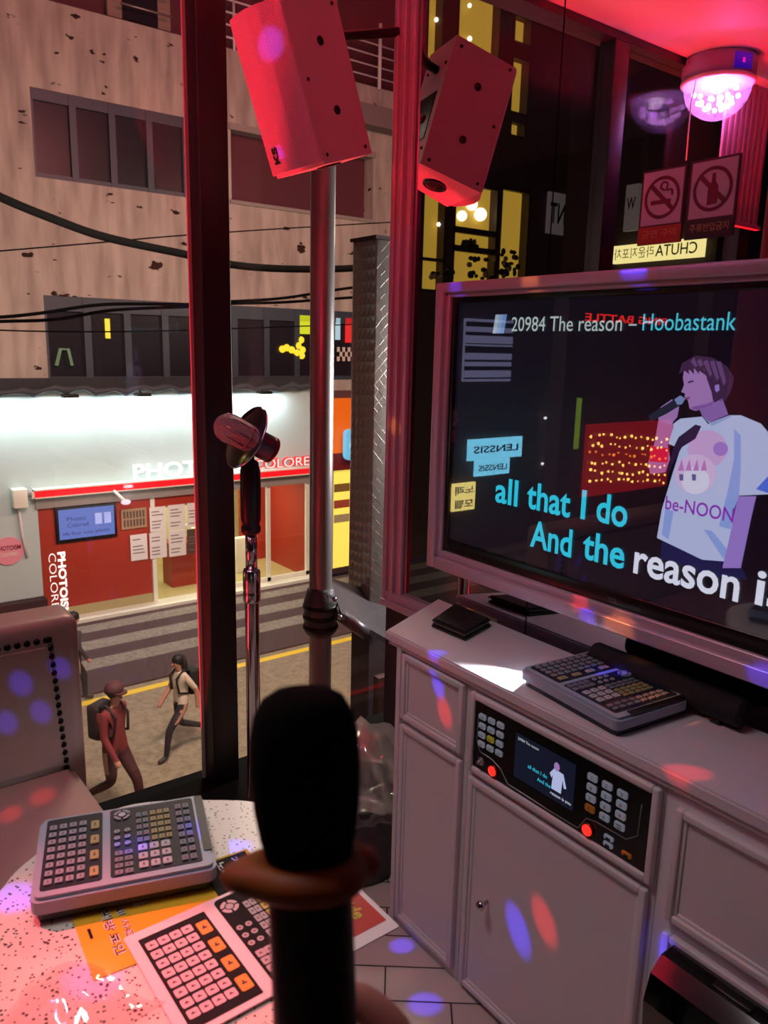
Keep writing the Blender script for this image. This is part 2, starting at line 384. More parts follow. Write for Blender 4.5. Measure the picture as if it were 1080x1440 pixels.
def words(text, m, a, b, h):
    p = sp(*a, 8); q = sp(*b, 8); tot = p.y-q.y; W_ = [sum({'l': .45, 'I': .32, 'i': .5, 't': .65, 'r': .7}.get(ch, 1.0) for ch in w) for w in text.split()]
    gap = .75; full = sum(W_)+gap*(len(W_)-1); y = p.y
    for w, ww in zip(text.split(), W_):
        cap = h if any(ch in 'lhdtIA' for ch in w) else h*.72 if w != 'is' else h
        k = tot/full; MB().text(w, m, frame((p.x, y, p.z+(q.z-p.z)*(p.y-y)/tot), XS, ZS), ww*k, cap, bold=.02).build('lyric_word', scr, True)
        y -= (ww+gap)*k
words('all that I do', cy, (696, 706), (881, 742), .062)
words('And the', cy, (745, 768), (877, 799), .062)
words('reason is', wh, (890, 806), (1107, 862), .062)
ic = MB()
for k in range(3):
    ic.flat([(TS, 0, 0)]*0 or [(-.001+.012*k, 0), (.011+.012*k, 0), (.018+.012*k, .042), (.006+.012*k, .042)], emis('icon%d' % k, (170-30*k, 190-20*k, 205), .75), frame(sp(693, 469, 6+k), XS, ZS))
ic.build('song_icon', scr, True)
sg = MB()
def trace(pts, m, k, ox=900, oy=480, s=4.233):
    P = [sp(ox+x/s, oy+y/s, k) for x, y in pts]
    sg.add(P, [list(range(len(P)))], m)
E_ = lambda n, c, s=1: emis('picture_'+n, c, s)
trace([(130, 1180), (370, 1290), (500, 1300), (600, 1330), (640, 1420), (430, 1400), (120, 1290)], E_('trousers', (20, 22, 70)), 1)
trace([(230, 195), (250, 130), (330, 85), (430, 95), (520, 150), (560, 220), (545, 290), (505, 360), (440, 350), (330, 200), (270, 175)], E_('hair', (58, 34, 66)), 3)
trace([(262, 178), (330, 160), (395, 205), (425, 300), (440, 380), (330, 415), (295, 400), (285, 350), (265, 330), (268, 310), (245, 302), (262, 260), (255, 215)], E_('skin', (150, 110, 170)), 4)
trace([(355, 405), (440, 365), (490, 340), (525, 435), (420, 480), (370, 445)], E_('neck', (128, 92, 160)), 3)
trace([(395, 215), (450, 200), (500, 330), (450, 345), (425, 300)], E_('hair', (58, 34, 66)), 5)
trace([(445, 262), (470, 255), (474, 290), (456, 304), (446, 290)], E_('skin2', (140, 112, 190)), 6)
for k in range(5): trace([(300+38*k, 120), (322+40*k, 96+6*k), (345+42*k, 150+22*k), (336+40*k, 160+26*k)], E_('hair_light', (96, 62, 110)), 5)
for k in range(4): trace([(262+30*k, 172-6*k), (290+30*k, 140), (292+30*k, 196)], E_('hair', (58, 34, 66)), 6)
trace([(300, 395), (335, 412), (430, 382), (445, 350), (400, 372), (330, 385)], E_('skin_shade', (116, 80, 150)), 5)
trace([(375, 450), (420, 482), (530, 440), (548, 446), (430, 505)], E_('collar', (140, 150, 196)), 4)
trace([(150, 1000), (200, 1010), (170, 1180), (130, 1150)], E_('shirt_fold', (128, 148, 210)), 3)
trace([(380, 1120), (430, 1130), (520, 1240), (500, 1300)], E_('shirt_fold', (128, 148, 210)), 3)
trace([(285, 240), (318, 232), (320, 240), (288, 250)], E_('eye', (50, 30, 60)), 5)
trace([(268, 335), (296, 330), (296, 343), (270, 345)], E_('lips', (120, 60, 110)), 5)
trace([(200, 490), (240, 460), (370, 448), (405, 492), (530, 440), (600, 440), (720, 490), (762, 540), (785, 910), (590, 918), (560, 1000), (540, 1150), (500, 1310), (370, 1300), (100, 1170), (130, 1000), (190, 800), (240, 640), (170, 610)], E_('shirt', (168, 176, 214)), 2)
trace([(560, 520), (600, 560), (600, 760), (590, 915), (560, 1000), (540, 1120), (470, 1100), (520, 900), (560, 700)], E_('shirt_fold', (128, 148, 210)), 3)
trace([(690, 880), (784, 780), (785, 910)], E_('sleeve_fold', (70, 100, 205)), 3)
trace([(195, 640), (230, 570), (330, 495), (365, 505), (330, 580), (250, 630), (190, 740), (165, 800)], E_('strap', (40, 24, 58)), 4)
trace([(585, 922), (692, 922), (660, 1060), (600, 1350), (490, 1350), (530, 1180), (565, 1010)], E_('skin2', (140, 112, 190)), 4)
trace([(85, 610), (110, 470), (190, 450), (200, 510), (165, 620), (180, 700), (150, 780), (60, 790), (48, 720)], E_('skin3', (150, 96, 150)), 4)
trace([(108, 465), (122, 392), (190, 345), (232, 390), (222, 450), (180, 500)], E_('skin', (150, 110, 170)), 5)
trace([(50, 440), (150, 380), (240, 322), (270, 340), (250, 375), (160, 430), (62, 478)], E_('microphone', (30, 34, 52)), 6)
trace([(205, 345), (240, 322), (270, 340), (250, 375), (222, 378)], E_('mic_head', (110, 125, 170)), 7)
trace([(60, 622), (170, 636), (165, 722), (56, 716)], E_('wristband', (190, 20, 60)), 5)
for (x, y, r, c) in ((400, 640, 120, (186, 150, 200)), (330, 790, 125, (196, 168, 208)), (330, 830, 85, (200, 196, 222)), (480, 640, 45, (150, 110, 190))):
    trace([(x+r*math.cos(t*.45), y+r*.95*math.sin(t*.45)) for t in range(14)], E_('print%d' % x+str(y), c), 3+(r < 100)+(x == 330))
for x in (245, 320): trace([(x-12, 790), (x+14, 792), (x+12, 830), (x-10, 828)], E_('print_eye', (90, 84, 140)), 6)
for k in range(4): trace([(225+45*k, 770), (250+45*k, 700), (262+45*k, 770)], E_('print_fringe', (176, 110, 180)), 6)
sg.build('singer_picture', scr, True, label='singer in a white printed shirt holding a microphone on the screen')
p = sp(935, 716, 8); q = sp(1030, 740, 8)
MB().text('be-NOON', E_('print_text', (130, 40, 170)), frame(p, XS, ZS), p.y-q.y, .026, bold=.01).build('shirt_lettering', scr, True)
MB().box((TS-.0075, Y0-.05, Z0+.07), (TS-.006, Y1+.05, Z1-.045), glass('screen_glass', .085)).build('front_glass', tv, True)

# ------------------------------------------------------------------ cabinets with karaoke machine
CX, CT = 1.095, .783
def door(parent, name, y0, y1, z0, z1):
    m = MB(); x = CX-.014; w = .014
    ring(m, x, CX, y0, y1, z0, z1, w, w, w, white_paint, .003)
    ring(m, x+.005, CX, y0-w+.001, y1+w-.001, z0+w-.001, z1-w+.001, .008, .008, .008, white_paint, .002)
    m.box((CX-.006, y0-.01, z0+.01), (CX-.001, y1+.01, z1-.01), white_paint)
    return m.build(name, parent, True)
def unit(label, y0, y1):
    t = thing('cabinet', label, 'cabinet', (CX+.13, (y0+y1)/2, 0), group='white cabinets along the mirror wall')
    return t
c1 = unit('narrow white cabinet at the far end beside the lined bin', 1.376, 1.128)
MB().box((CX, 1.376, .0), (MX-.04, 1.128, CT-.022), white_paint, .002).build('body', c1, True)
MB().box((CX-.012, 1.376, 0), (CX, 1.36, CT-.022), white_paint, .002).build('corner_stile', c1, True)
door(c1, 'drawer', 1.355, 1.14, .578, .742); door(c1, 'door', 1.355, 1.14, .03, .562)
c2 = unit('middle white cabinet holding the karaoke machine above a keyed door', 1.127, .652)
m = MB(); m.box((CX, 1.127, 0), (MX-.04, .652, .55), white_paint, .002); m.box((CX+.2, 1.127, .55), (MX-.04, .652, CT-.022), white_paint)
m.box((CX, 1.127, .55), (CX+.2, 1.112, CT-.022), white_paint); m.box((CX, .662, .55), (CX+.2, .652, CT-.022), white_paint); m.box((CX, 1.112, .736), (CX+.2, .662, CT-.022), white_paint)
m.build('body', c2, True)
m = MB(); ring(m, CX-.014, CX, 1.118, .656, .556, .738, .014, .014, .014, white_paint, .004); m.build('machine_frame', c2, True)
dr = door(c2, 'door', 1.112, .662, .02, .542)
kp = at(680, 1271, 'x', CX-.02)
MB(frame((CX-.012, kp.y, kp.z), (0, 1, 0), (0, 0, 1)) @ Matrix.Rotation(math.pi, 4, 'X')).lathe([(.004, -.004), (.004, .008), (.009, .012), (.011, .018), (.008, .024), (.0, .025)], chrome, 20).build('knob', dr, True, label='small chrome knob')
c3 = unit('white cabinet at the near right with the black dispenser on its door', .651, .02)
MB().box((CX, .651, 0), (MX-.04, .02, CT-.022), white_paint, .002).build('body', c3, True)
door(c3, 'drawer', .625, .03, .515, .722); dr3 = door(c3, 'door', .625, .03, .03, .49)
ct = MB(); ct.prism([(CX-.017, .0), (MX-.032, .0), (MX-.032, 1.53), (CX-.017, 1.415)], .021, counter_white, Matrix.Translation((0, 0, CT-.021)), .004)
ct.prism([(CX-.011, .0), (MX-.05, .0), (MX-.05, 1.515), (CX-.011, 1.408)], .012, white_paint, Matrix.Translation((0, 0, CT-.033)))
tag(ct.build('countertop'), 'long pale laminate countertop over the white cabinets', 'countertop')

km = thing('karaoke_machine', 'black karaoke machine with small lit screen set into the middle cabinet', 'karaoke machine', mtx=frame((CX-.004, 1.104, .570), XS, ZS))
KW, KH = .434, .154
MB().box((0, 0, -.19), (KW, KH, -.001), black).build('housing', km)
MB().prism(rrect(0, 0, KW, KH, .004), .004, mat('machine_face', (12, 13, 18), .22)).build('front_panel', km)
key_w = mat('machine_key', (150, 158, 172), .4, emit=(120, 128, 140), es=.35); key_y = mat('machine_key_yellow', (170, 165, 60), .4, emit=(120, 120, 30), es=.3)
key_o = mat('machine_key_orange', (180, 110, 50), .4, emit=(110, 60, 10), es=.3)
def mkey(u, v, m, lab=None, w=.019, h=.0125, txt=None):
    b = MB(); b.prism(rrect(u*KW-w/2, v*KH-h/2, u*KW+w/2, v*KH+h/2, .003, 3), .004, m, Matrix.Translation((0, 0, .004)), .001)
    b.text(txt or '-', black, Matrix.Translation((u*KW, v*KH-.0035, .0083)), None if txt and len(txt) == 1 else .010, .007 if txt and len(txt) == 1 else .0045, align='CENTER')
    return b.build('key', km, label=lab)
for r in range(4):
    for c in range(3): mkey(.055+.06*c, .80-.135*r+.01*c, key_y if (r, c) == (2, 1) else key_w, 'yellow key' if (r, c) == (2, 1) else None, txt='+-'[r % 2]+'=')
for r in range(4):
    for c in range(3): mkey(.715+.075*c, .80-.135*r, key_o if (r, c) == (3, 0) else key_w, 'orange key' if (r, c) == (3, 0) else None, .021, .0135, '123456789C0='[r*3+c])
for u, v, m in ((.82, .17, key_w), (.82, .08, key_w), (.91, .10, key_o)): mkey(u, v, m, None, .02, .009)
lit = mat('lit_red_button', (220, 30, 20), .3, emit=(255, 40, 30), es=1.6)
for u in (.145, .715):
    b = MB(Matrix.Translation((u*KW, .115*KH, .004))); b.lathe([(.0125, 0), (.0125, .004), (.0105, .005)], mat('button_collar', (160, 60, 50), .3, .6), 24)
    b.lathe([(.0105, .003), (.0103, .007), (.008, .009), (0, .0095)], lit, 24); b.build('lit_button', km, label='glowing red round button')
b = MB(Matrix.Translation((.06*KW, .14*KH, .004))); b.lathe([(.009, 0), (.009, .003), (.007, .005), (.004, .005), (.004, .012), (0, .012)], steel, 24); b.build('mic_socket', km)
lcd = MB(); lcd.box((.275*KW, .22*KH, .004), (.625*KW, .84*KH, .0055), mat('lcd', (8, 10, 20), .2, emit=(18, 22, 38), es=.9)); lcd = lcd.build('display', km)
t = MB(Matrix.Translation((0, 0, .0058)))
t.text('all that I do', cy, Matrix.Translation((.36*KW, .45*KH, 0)), .05, .008).build('lettering', lcd); t = MB(Matrix.Translation((0, 0, .0058))); t.text('And the', cy, Matrix.Translation((.42*KW, .35*KH, 0)), .034, .008); t.text('reason is you', wh, Matrix.Translation((.5*KW, .27*KH, 0)), .05, .008)
t.build('lettering', lcd); t = MB(Matrix.Translation((0, 0, .0058))); t.text('20984 The reason', tit, Matrix.Translation((.29*KW, .76*KH, 0)), .055, .006); t.build('lettering', lcd)
t = MB(Matrix.Translation((.53*KW, .36*KH, .0057)))
t.flat([(-.012, 0), (.012, 0), (.014, .03), (.018, .014), (.024, .016), (.015, .042), (-.008, .044), (-.018, .03), (-.013, .022), (-.01, .03)], E_('shirt', (168, 176, 214))); t.flat(circ(-.002, .05, .007, 12, .009), E_('skin', (150, 110, 170)), z=.0001)
t.build('singer_picture', lcd)
b = MB(); b.tube([(x*KW, y*KH, .0045) for x, y in ((.025, .8), (.022, .4), (.05, .27), (.13, .26), (.19, .2), (.24, .05), (.5, .04), (.66, .05), (.7, .24), (.75, .27), (.9, .28), (.95, .4), (.955, .8))], .0011, mat('silver_line', (170, 175, 185), .3, .8), 6); b.build('trim_line', km)

# black dispenser on the right-hand cabinet door
dp = thing('dispenser', 'glossy black rounded dispenser on the lower right cabinet door', 'dispenser', mtx=frame((CX-.015, .60, .33), XS, ZS))
prof = [(0, 0), (.0, .152), (.035, .152), (.062, .13), (.075, .085), (.07, .035), (.05, 0)]
b = MB(Matrix(((0, 0, 1, 0), (0, 1, 0, 0), (1, 0, 0, 0), (0, 0, 0, 1)))); b.prism([(d, z) for d, z in prof], .235, mat('gloss_black', (6, 6, 8), .08, clear=.6), None, .012); b.build('cover', dp)
MB().box((.03, .012, .071), (.2, .02, .076), black, .002).build('dispensing_slot', dp)
MB().box((.085, .148, .01), (.15, .156, .03), black, .003).build('latch', dp)

# ------------------------------------------------------------------ things on the countertop
leather = mat('black_leather', (16, 15, 19), .45, bump=.4, nscale=60)
a = [Vector((1.184, 1.369)), Vector((1.314, 1.429)), Vector((1.308, 1.29)), Vector((1.189, 1.252))]
cen = sum(a, Vector((0, 0)))/4
wl = thing('wallet', 'folded black leather wallet on the far end of the countertop', 'wallet', (cen.x, cen.y, CT))
def quad(sc, z0, z1, m, dx=0, dy=0, bev=.003):
    b = MB(Matrix.Translation((dx, dy, z0))); b.prism([((p.x-cen.x)*sc, (p.y-cen.y)*sc) for p in a][::-1], z1-z0, m, None, bev); return b
quad(1, .0005, .009, leather).build('back_cover', wl); quad(.97, .0095, .0125, mat('banknote_edge', (120, 110, 100), .8), -.002).build('card_pocket', wl)
b = quad(.99, .014, .021, leather, .003, .004, .004); b.build('front_cover', wl)
sb = thing('sound_bar', 'dark cylindrical sound bar under the television behind the keypad', 'speaker', (1.33, .82, CT))
b = MB(); pr = [(0, 0), (.026, 0), (.028, .004), (.028, .33), (.026, .334), (0, .334)]
b.lathe(pr, mat('speaker_cloth', (24, 22, 28), .7, bump=.5, nscale=300), 24, Matrix.Translation((1.31, .645, CT+.034)) @ Matrix.Rotation(-math.pi/2, 4, 'X'))
b.build('housing', sb, True)
for y in (.68, .95): MB().box((1.293, y, CT+.0005), (1.327, y+.02, CT+.012), black, .002).build('foot', sb, True)

# keypad consoles (one on the table, one on the countertop)
def keypad_layout():
    L = []                                        # u, v, w, h, kind  on a unit keypad, origin lower left
    for r in range(8):
        for c in range(4): L.append((.085+.057*c+.0, .16+.095*r, .042, .062, 'key'))
    for r in range(4): L.append((.327, .19+.195*r, .048, .11, 'wide'))
    for r in range(4):
        for c in range(2): L.append((.462+.055*c, .12+.075*r, .045, .055, 'pale'))
    for r in range(3):
        for c in range(3): L.append((.598+.066*c, .16+.105*r, .052, .078, 'number'))
    for r in range(5):
        for c in range(2): L.append((.585+.04*c, .47+.085*r, .03, .06, 'pale'))
        for c in range(3): L.append((.672+.042*c, .47+.085*r, .033, .06, 'yellow'))
    for r in range(8):
        for c in range(2): L.append((.83+.048*c, .15+.098*r, .036, .066, 'pale'))
    for k in range(3):
        for c in range(2): L.append((.455+.06*c, .46+.085*k, .036, .05, 'round'))
    return L
KEYS = keypad_layout()
con_body = mat('console_silver', (158, 176, 196), .32); con_dark = mat('console_panel', (30, 36, 52), .4, spec=.3); con_side = mat('console_base', (46, 50, 60), .4)
ck = {'key': mat('ck_grey', (150, 156, 168), .5), 'wide': mat('ck_olive', (172, 170, 110), .5), 'pale': mat('ck_dim', (128, 134, 146), .5), 'number': mat('ck_pale', (196, 198, 204), .5), 'yellow': mat('ck_yellow', (168, 162, 110), .5), 'round': mat('ck_round', (170, 174, 184), .5)}
def arc_pad(a0, a1, r0, r1, n=6):
    return [(r1*math.cos(math.radians(a0+(a1-a0)*k/n)), r1*math.sin(math.radians(a0+(a1-a0)*k/n))) for k in range(n+1)] + [(r0*math.cos(math.radians(a1-(a1-a0)*k/n)), r0*math.sin(math.radians(a1-(a1-a0)*k/n))) for k in range(n+1)]
def console(label, mtx):
    w, d, h = .262, .198, .034
    t = thing('remote_console', label, 'remote control', mtx=mtx, group='karaoke remote consoles')
    b = MB(); b.prism(rrect(.006, .006, w-.006, d-.006, .012), .012, con_side, Matrix.Translation((0, 0, .0005))); b.build('base', t)
    b = MB(); b.prism(rrect(0, 0, w, d, .014), h-.012, con_body, Matrix.Translation((0, 0, .0125)), .005); b.build('body', t)
    for x0, x1, nm in ((.045, .37, 'letter_panel'), (.415, .925, 'function_panel')):
        b = MB(); b.prism(rrect(x0*w, .085*d, x1*w, .95*d, .005), .0012, con_dark, Matrix.Translation((0, 0, h+.0002))); b.build(nm, t)
    b = MB(); b.prism(rrect(.94*w, .2*d, .99*w, .96*d, .003), .003, black, Matrix.Translation((0, 0, h-.001))); b.build('pen_slot', t)
    shared = {}
    for u, v, kw, kh, kd in KEYS:
        key = (kw, kh, kd)
        if key not in shared:
            b = MB(); ww, hh = kw*w, kh*d
            b.prism(rrect(-ww/2, -hh/2, ww/2, hh/2, min(ww, hh)*(.48 if kd == 'round' else .18), 4), .0022, ck[kd], None, .0006)
            b.flat([(-ww*.13, -hh*.2), (-ww*.04, -hh*.2), (ww*.0, hh*.02), (ww*.05, -hh*.2), (ww*.14, -hh*.2), (ww*.05, hh*.22), (-ww*.05, hh*.22)], mat('key_legend', (60, 62, 74), .6), z=.0023)
            o = b.build('round_key' if kd == 'round' else 'key', t); shared[key] = o
        else:
            o = shared[key].copy(); C.objects.link(o)
        o.location = (u*w, v*d, h+.0014)
    nx, ny = .487*w, .85*d
    b = MB(Matrix.Translation((nx, ny, h+.0014)))
    for k in range(4): b.prism(arc_pad(k*90+8, k*90+82, .0085, .0135), .002, ck['key'])
    b.build('navigation_ring', t)
    MB(Matrix.Translation((nx, ny, h+.0014))).prism(circ(0, 0, .006), .0024, ck['number']).build('enter_key', t)
    return t
console('silver grey remote console with two key panels lying on the speckled table', Matrix.Translation((.314, 1.024, .7035)) @ Matrix.Rotation(math.radians(-17.5), 4, 'Z') @ Matrix.Translation((-.12, -.096, 0)) @ Matrix.Diagonal((.915, .95, 1.05, 1)))
k2 = console('grey blue remote console with a lit end on the countertop', Matrix.Translation((1.203, .878, CT)) @ Matrix.Rotation(math.radians(-96), 4, 'Z') @ Matrix.Translation((-.131, -.096, 0)) @ Matrix.Diagonal((1, .97, 1.05, 1)))
b = MB(); b.prism(rrect(-.006, .02, .004, .06, .003), .012, mat('led_white', (240, 250, 255), .3, emit=(225, 245, 255), es=18), Matrix.Translation((0, 0, .016)))
b.build('led_lamp', k2, label='glowing white lamp at the end of the console')
lp = wmat(k2) @ Vector((-.014, .04, .036))
light('SPOT', 'console_lamp_beam', lp, lp+Vector((-.035, .016, -.04)), 16, (.86, .95, 1), .004, angle=math.radians(96), blend=.6, parent=k2)

# ------------------------------------------------------------------ table and what lies on it
TZ = .70
tb = thing('table', 'small round speckled terrazzo table at the lower left', 'table', (.28, .84, 0))
rim = spline([(x, y, 0) for x, y in ((.155, 1.078), (.178, 1.105), (.205, 1.125), (.27, 1.165), (.36, 1.178), (.43, 1.152), (.483, 1.117), (.545, 1.067), (.572, 1.0), (.575, .9), (.545, .80), (.488, .70), (.42, .635), (.34, .57), (.24, .52), (.11, .51), (.02, .6), (-.01, .74), (.02, .89), (.09, 1.01))][::-1], 4, True)
b = MB(); b.prism([(p.x, p.y) for p in rim], .03, table_m, Matrix.Translation((0, 0, TZ-.03)), .006); b.build('tabletop', tb, True)
b = MB(); b.lathe([(.035, .03), (.03, .1), (.03, .6), (.06, .669)], black, 20, Matrix.Translation((.28, .84, 0))); b.build('pedestal', tb, True)
b = MB(); b.lathe([(.17, 0), (.17, .012), (.05, .03), (.035, .031)], black, 28, Matrix.Translation((.28, .84, 0))); b.build('base', tb, True)

def keys_print(mb, w, d, fmap, cols, z):
    for u, v, kw, kh, kd in KEYS:
        u2, kw2 = fmap(u, kw); ww, hh = kw2*w*1.16, kh*d*1.16
        M = Matrix.Translation((u2*w, v*d, z))
        mb.flat(circ(0, 0, min(ww, hh)*.5, 10) if kd == 'round' else rrect(-ww/2, -hh/2, ww/2, hh/2, min(ww, hh)*.15, 2), cols[kd], M)
        mb.flat([(-ww*.2, -hh*.1), (ww*.2, -hh*.1), (ww*.2, hh*.02), (.05*ww, hh*.02), (.05*ww, hh*.16), (-ww*.1, hh*.16), (-ww*.1, hh*.02), (-ww*.2, hh*.02)], cols['ink'], M, .00015)
cd = thing('guide_card', 'white laminated card printed with keypads and a red corner on the table', 'card', mtx=Matrix.Translation((.262, .688, TZ+.0032)) @ Matrix.Rotation(math.radians(-2.8+3.4), 4, 'Z'))
Wc, Dc = .300, .190
b = MB(); b.prism(rrect(0, 0, Wc, Dc, .004), .0018, mat('card_white', (236, 226, 230), .35)); b.build('card', cd)
b = MB(); ink = mat('card_ink', (14, 11, 17), .6, spec=.25)
b.flat(rrect(.045*Wc, .05*Dc, .345*Wc, .92*Dc, .001, 1), ink, z=.0021)
b.flat(rrect(.40*Wc, .05*Dc, .765*Wc, .97*Dc, .008, 5), ink, z=.0021)
cc = {'key': mat('print_pink', (226, 196, 204), .4), 'wide': mat('print_orange', (240, 160, 50), .4), 'pale': mat('print_grey', (190, 176, 182), .4), 'number': mat('print_grey2', (205, 192, 196), .4), 'yellow': mat('print_yellow', (236, 196, 60), .4), 'round': mat('print_grey', (190, 176, 182), .4), 'ink': mat('print_ink', (70, 44, 60), .5)}
keys_print(b, Wc, Dc, lambda u, k: (u*.92+.005, k*.95) if u < .4 else (.40+(u-.415)*.715, k*.74), cc, .0023)
for k in range(4): b.flat(arc_pad(k*90+8, k*90+82, .007, .0125), cc['key'], Matrix.Translation((.452*Wc, .86*Dc, .0023)))
b.flat(circ(0, 0, .0055, 12), cc['number'], Matrix.Translation((.452*Wc, .86*Dc, .0023)))
b.build('keypad_print', cd)
b = MB(); b.flat(rrect(.80*Wc, .1*Dc, .975*Wc, .95*Dc, .001, 1), mat('card_red', (190, 16, 24), .4), z=.0021)
b.build('red_panel', cd)
MB().text('iGuide', mat('guide_yellow', (214, 178, 40), .4), frame((.86*Wc, .62*Dc, .0024), (0, -1, 0), (1, 0, 0)), .075, .02, bold=.03, shear=.2).build('lettering', cd)
fl = thing('flyer', 'yellow paper flyer with white lettering under the console and card', 'flyer', mtx=Matrix.Translation((.21, .835, TZ+.0006)) @ Matrix.Rotation(math.radians(-4), 4, 'Z'))
b = MB(); b.prism([(0, 0), (.255, 0), (.255, .14), (0, .14)], .0006, mat('flyer_yellow', (232, 186, 30), .6)); b.build('sheet', fl)
b = MB(); b.flat([(.18, .004), (.25, .004), (.25, .136), (.18, .136)], ink, z=.0009); b.build('black_panel', fl)
b = MB(); wl_ = mat('flyer_white', (240, 238, 236), .6)
for k, (tx, hh) in enumerate((('노래방 코인', .014), ('기계 사용법', .011))):
    b.text(tx, ink, frame((.032+.020*k, .135, .0008), (0, -1, 0), (1, 0, 0)), .11, hh, bold=.06)
    b.text(tx, wl_, frame((.032+.020*k, .135, .0010), (0, -1, 0), (1, 0, 0)), .11, hh)
    b.text(tx, wl_, frame((.2+.024*k, .13, .0011), (0, -1, 0), (1, 0, 0)), .1, hh, bold=.02)
b.flat([(.075, .1), (.17, .1), (.17, .118), (.075, .118)], wl_, z=.0008); b.flat([(.012, .07), (.016, .07), (.016, .09), (.012, .09)], ink, z=.0008)
b.build('lettering', fl)
wp = thing('plastic_wrapper', 'clear crumpled plastic wrapper at the near left edge of the table', 'wrapper', (.17, .76, TZ))
b = MB(); n = 16; vs = []; fs = []
for i in range(n):
    for j in range(n):
        u, v = i/(n-1)-.5, j/(n-1)-.5
        hgt = .004+.016*max(0, 1-4*(u*u+v*v))*(.6+.4*math.sin(9*u+4*v)) + .004*random.random()
        vs.append((u*.13+.008*math.sin(7*v), v*.15+.006*math.sin(9*u), hgt))
for i in range(n-1):
    for j in range(n-1): fs.append((i*n+j, (i+1)*n+j, (i+1)*n+j+1, i*n+j+1))
b.add(vs, fs, clear_plastic, True, Matrix.Translation((.17, .79, TZ)) @ Matrix.Rotation(.5, 4, 'Z')); b.build('film', wp, True)

# ------------------------------------------------------------------ handheld microphone, ring and the hand around it
A0 = depth(425, 966, .41); A1 = depth(451, 1620, .40); LM = (A1-A0).length
ax = (A0-A1).normalized(); MM = Matrix.Identity(4); xr = (RT-ax*RT.dot(ax)).normalized(); yr = ax.cross(xr)
MM = Matrix((xr, yr, ax)).transposed().to_4x4(); MM.translation = A1
k_ = .41/F; zt = LM
hm = thing('handheld_microphone', 'black handheld microphone with foam cover held upright in the foreground', 'microphone', mtx=MM)
b = MB(); b.lathe([(.0, zt-245*k_), (.0200, zt-245*k_), (.0225, zt-228*k_), (.0250, zt-205*k_), (.0275, zt-165*k_), (.0288, zt-110*k_), (.0285, zt-70*k_), (.0262, zt-38*k_), (.0215, zt-15*k_), (.014, zt-3*k_), (.006, zt), (0, zt)], matte_black, 36)
b.build('foam_cover', hm)
b = MB(); b.lathe([(0, 0), (.0205, 0), (.0215, .004), (.0218, zt-260*k_), (.0205, zt-238*k_), (0, zt-236*k_)], mat('mic_body_black', (10, 10, 11), .5), 36); b.build('body', hm)
b = MB(); b.prism([(-.004, 0), (.004, 0), (.004, .02), (-.004, .02)], .003, mat('mic_switch', (22, 22, 24), .4), Matrix.Translation((.0, -.0205, .115)) @ Matrix.Rotation(math.pi/2, 4, 'X'), .001); b.build('switch', hm)
rg = thing('anti_roll_ring', 'amber rubber lobed ring around the neck of the handheld microphone', 'microphone ring', mtx=MM @ Matrix.Translation((0, 0, zt-252*k_)))
b = MB(); pr = [(.0222, -.009), (.029, -.0085), (.0345, -.005), (.036, 0), (.0345, .004), (.029, .0075), (.0222, .008)]
vs = []; n = 70
for (r, z) in pr:
    for q in range(n):
        t = 2*math.pi*q/n; g = (r-.0222)/.0138
        rr = r + g*(.0145*math.exp(-((t-math.pi*1.02)/.42)**2) + .006*math.exp(-((t-.35)/.5)**2) + .004*math.exp(-((t-5.3)/.4)**2) + .004*math.exp(-((t-1.7)/.5)**2)-.004); vs.append((rr*math.cos(t), rr*math.sin(t), z))
fs = [(i*n+q, i*n+(q+1) % n, ((i+1) % 7)*n+(q+1) % n, ((i+1) % 7)*n+q) for i in range(7) for q in range(n)]
b.add(vs, fs, mat('amber_rubber', (150, 82, 20), .6), True); b.build('rubber_ring', rg)

def skin_mesh(name, verts, edges, radii, mats, pick, parent=None, root=0, sub=2, mtx=None, label=None):
    me = bpy.data.meshes.new(name); me.from_pydata([tuple(v) for v in verts], edges, []); me.update()
    ob = bpy.data.objects.new(name, me); C.objects.link(ob)
    md = ob.modifiers.new('s', 'SKIN'); sl = me.skin_vertices[0].data
    for i, r in enumerate(radii): sl[i].radius = (r, r) if not hasattr(r, '__len__') else r
    sl[root].use_root = True
    if sub: ob.modifiers.new('u', 'SUBSURF').levels = sub
    dg = bpy.context.evaluated_depsgraph_get(); m2 = bpy.data.meshes.new_from_object(ob.evaluated_get(dg))
    bpy.data.objects.remove(ob); bpy.data.meshes.remove(me)
    m2.name = name; m2.materials.clear()
    for m in mats: m2.materials.append(m)
    for p in m2.polygons: p.use_smooth = True; p.material_index = pick(p.center)
    o = bpy.data.objects.new(name, m2); C.objects.link(o); o.parent = parent
    if mtx is not None: o.matrix_basis = mtx
    return o
skin_m = mat('skin', (196, 140, 122), .55)
V = []; Ee = []; Rr = []
def chain(pts, rs, start=None):
    prev = start
    for p, r in zip(pts, rs):
        V.append(Vector(p)); Rr.append(r); i = len(V)-1
        if prev is not None: Ee.append((prev, i))
        prev = i
    return prev
z0 = zt-490*k_
chain([(.068, .02, z0-.13), (.055, .014, z0-.085), (.042, .008, z0-.045), (.028, .008, z0+.006)], [.026, .023, .019, .010])
for i in range(4):
    q = z0-.006-.0195*i; R = [.0086, .0090, .0086, .0076][i]
    chain([(.036, -.016, q+.004), (.022, -.031, q), (-.002, -.0355, q-.004), (-.024, -.027, q-.007), (-.033, -.006, q-.009)][:5 if i < 3 else 4], [R*1.15, R*1.1, R, R*.95, R*.8], 3 if i < 2 else 2)
chain([(.042, .026, z0-.012), (.022, .038, z0+.0), (-.004, .037, z0+.004)], [.012, .0105, .009], 2)
hd = skin_mesh('hand', V, Ee, Rr, [skin_m], lambda c: 0, None, 1, 2, MM)
tag(hd, 'dim hand gripping the handheld microphone at the bottom edge', 'hand')

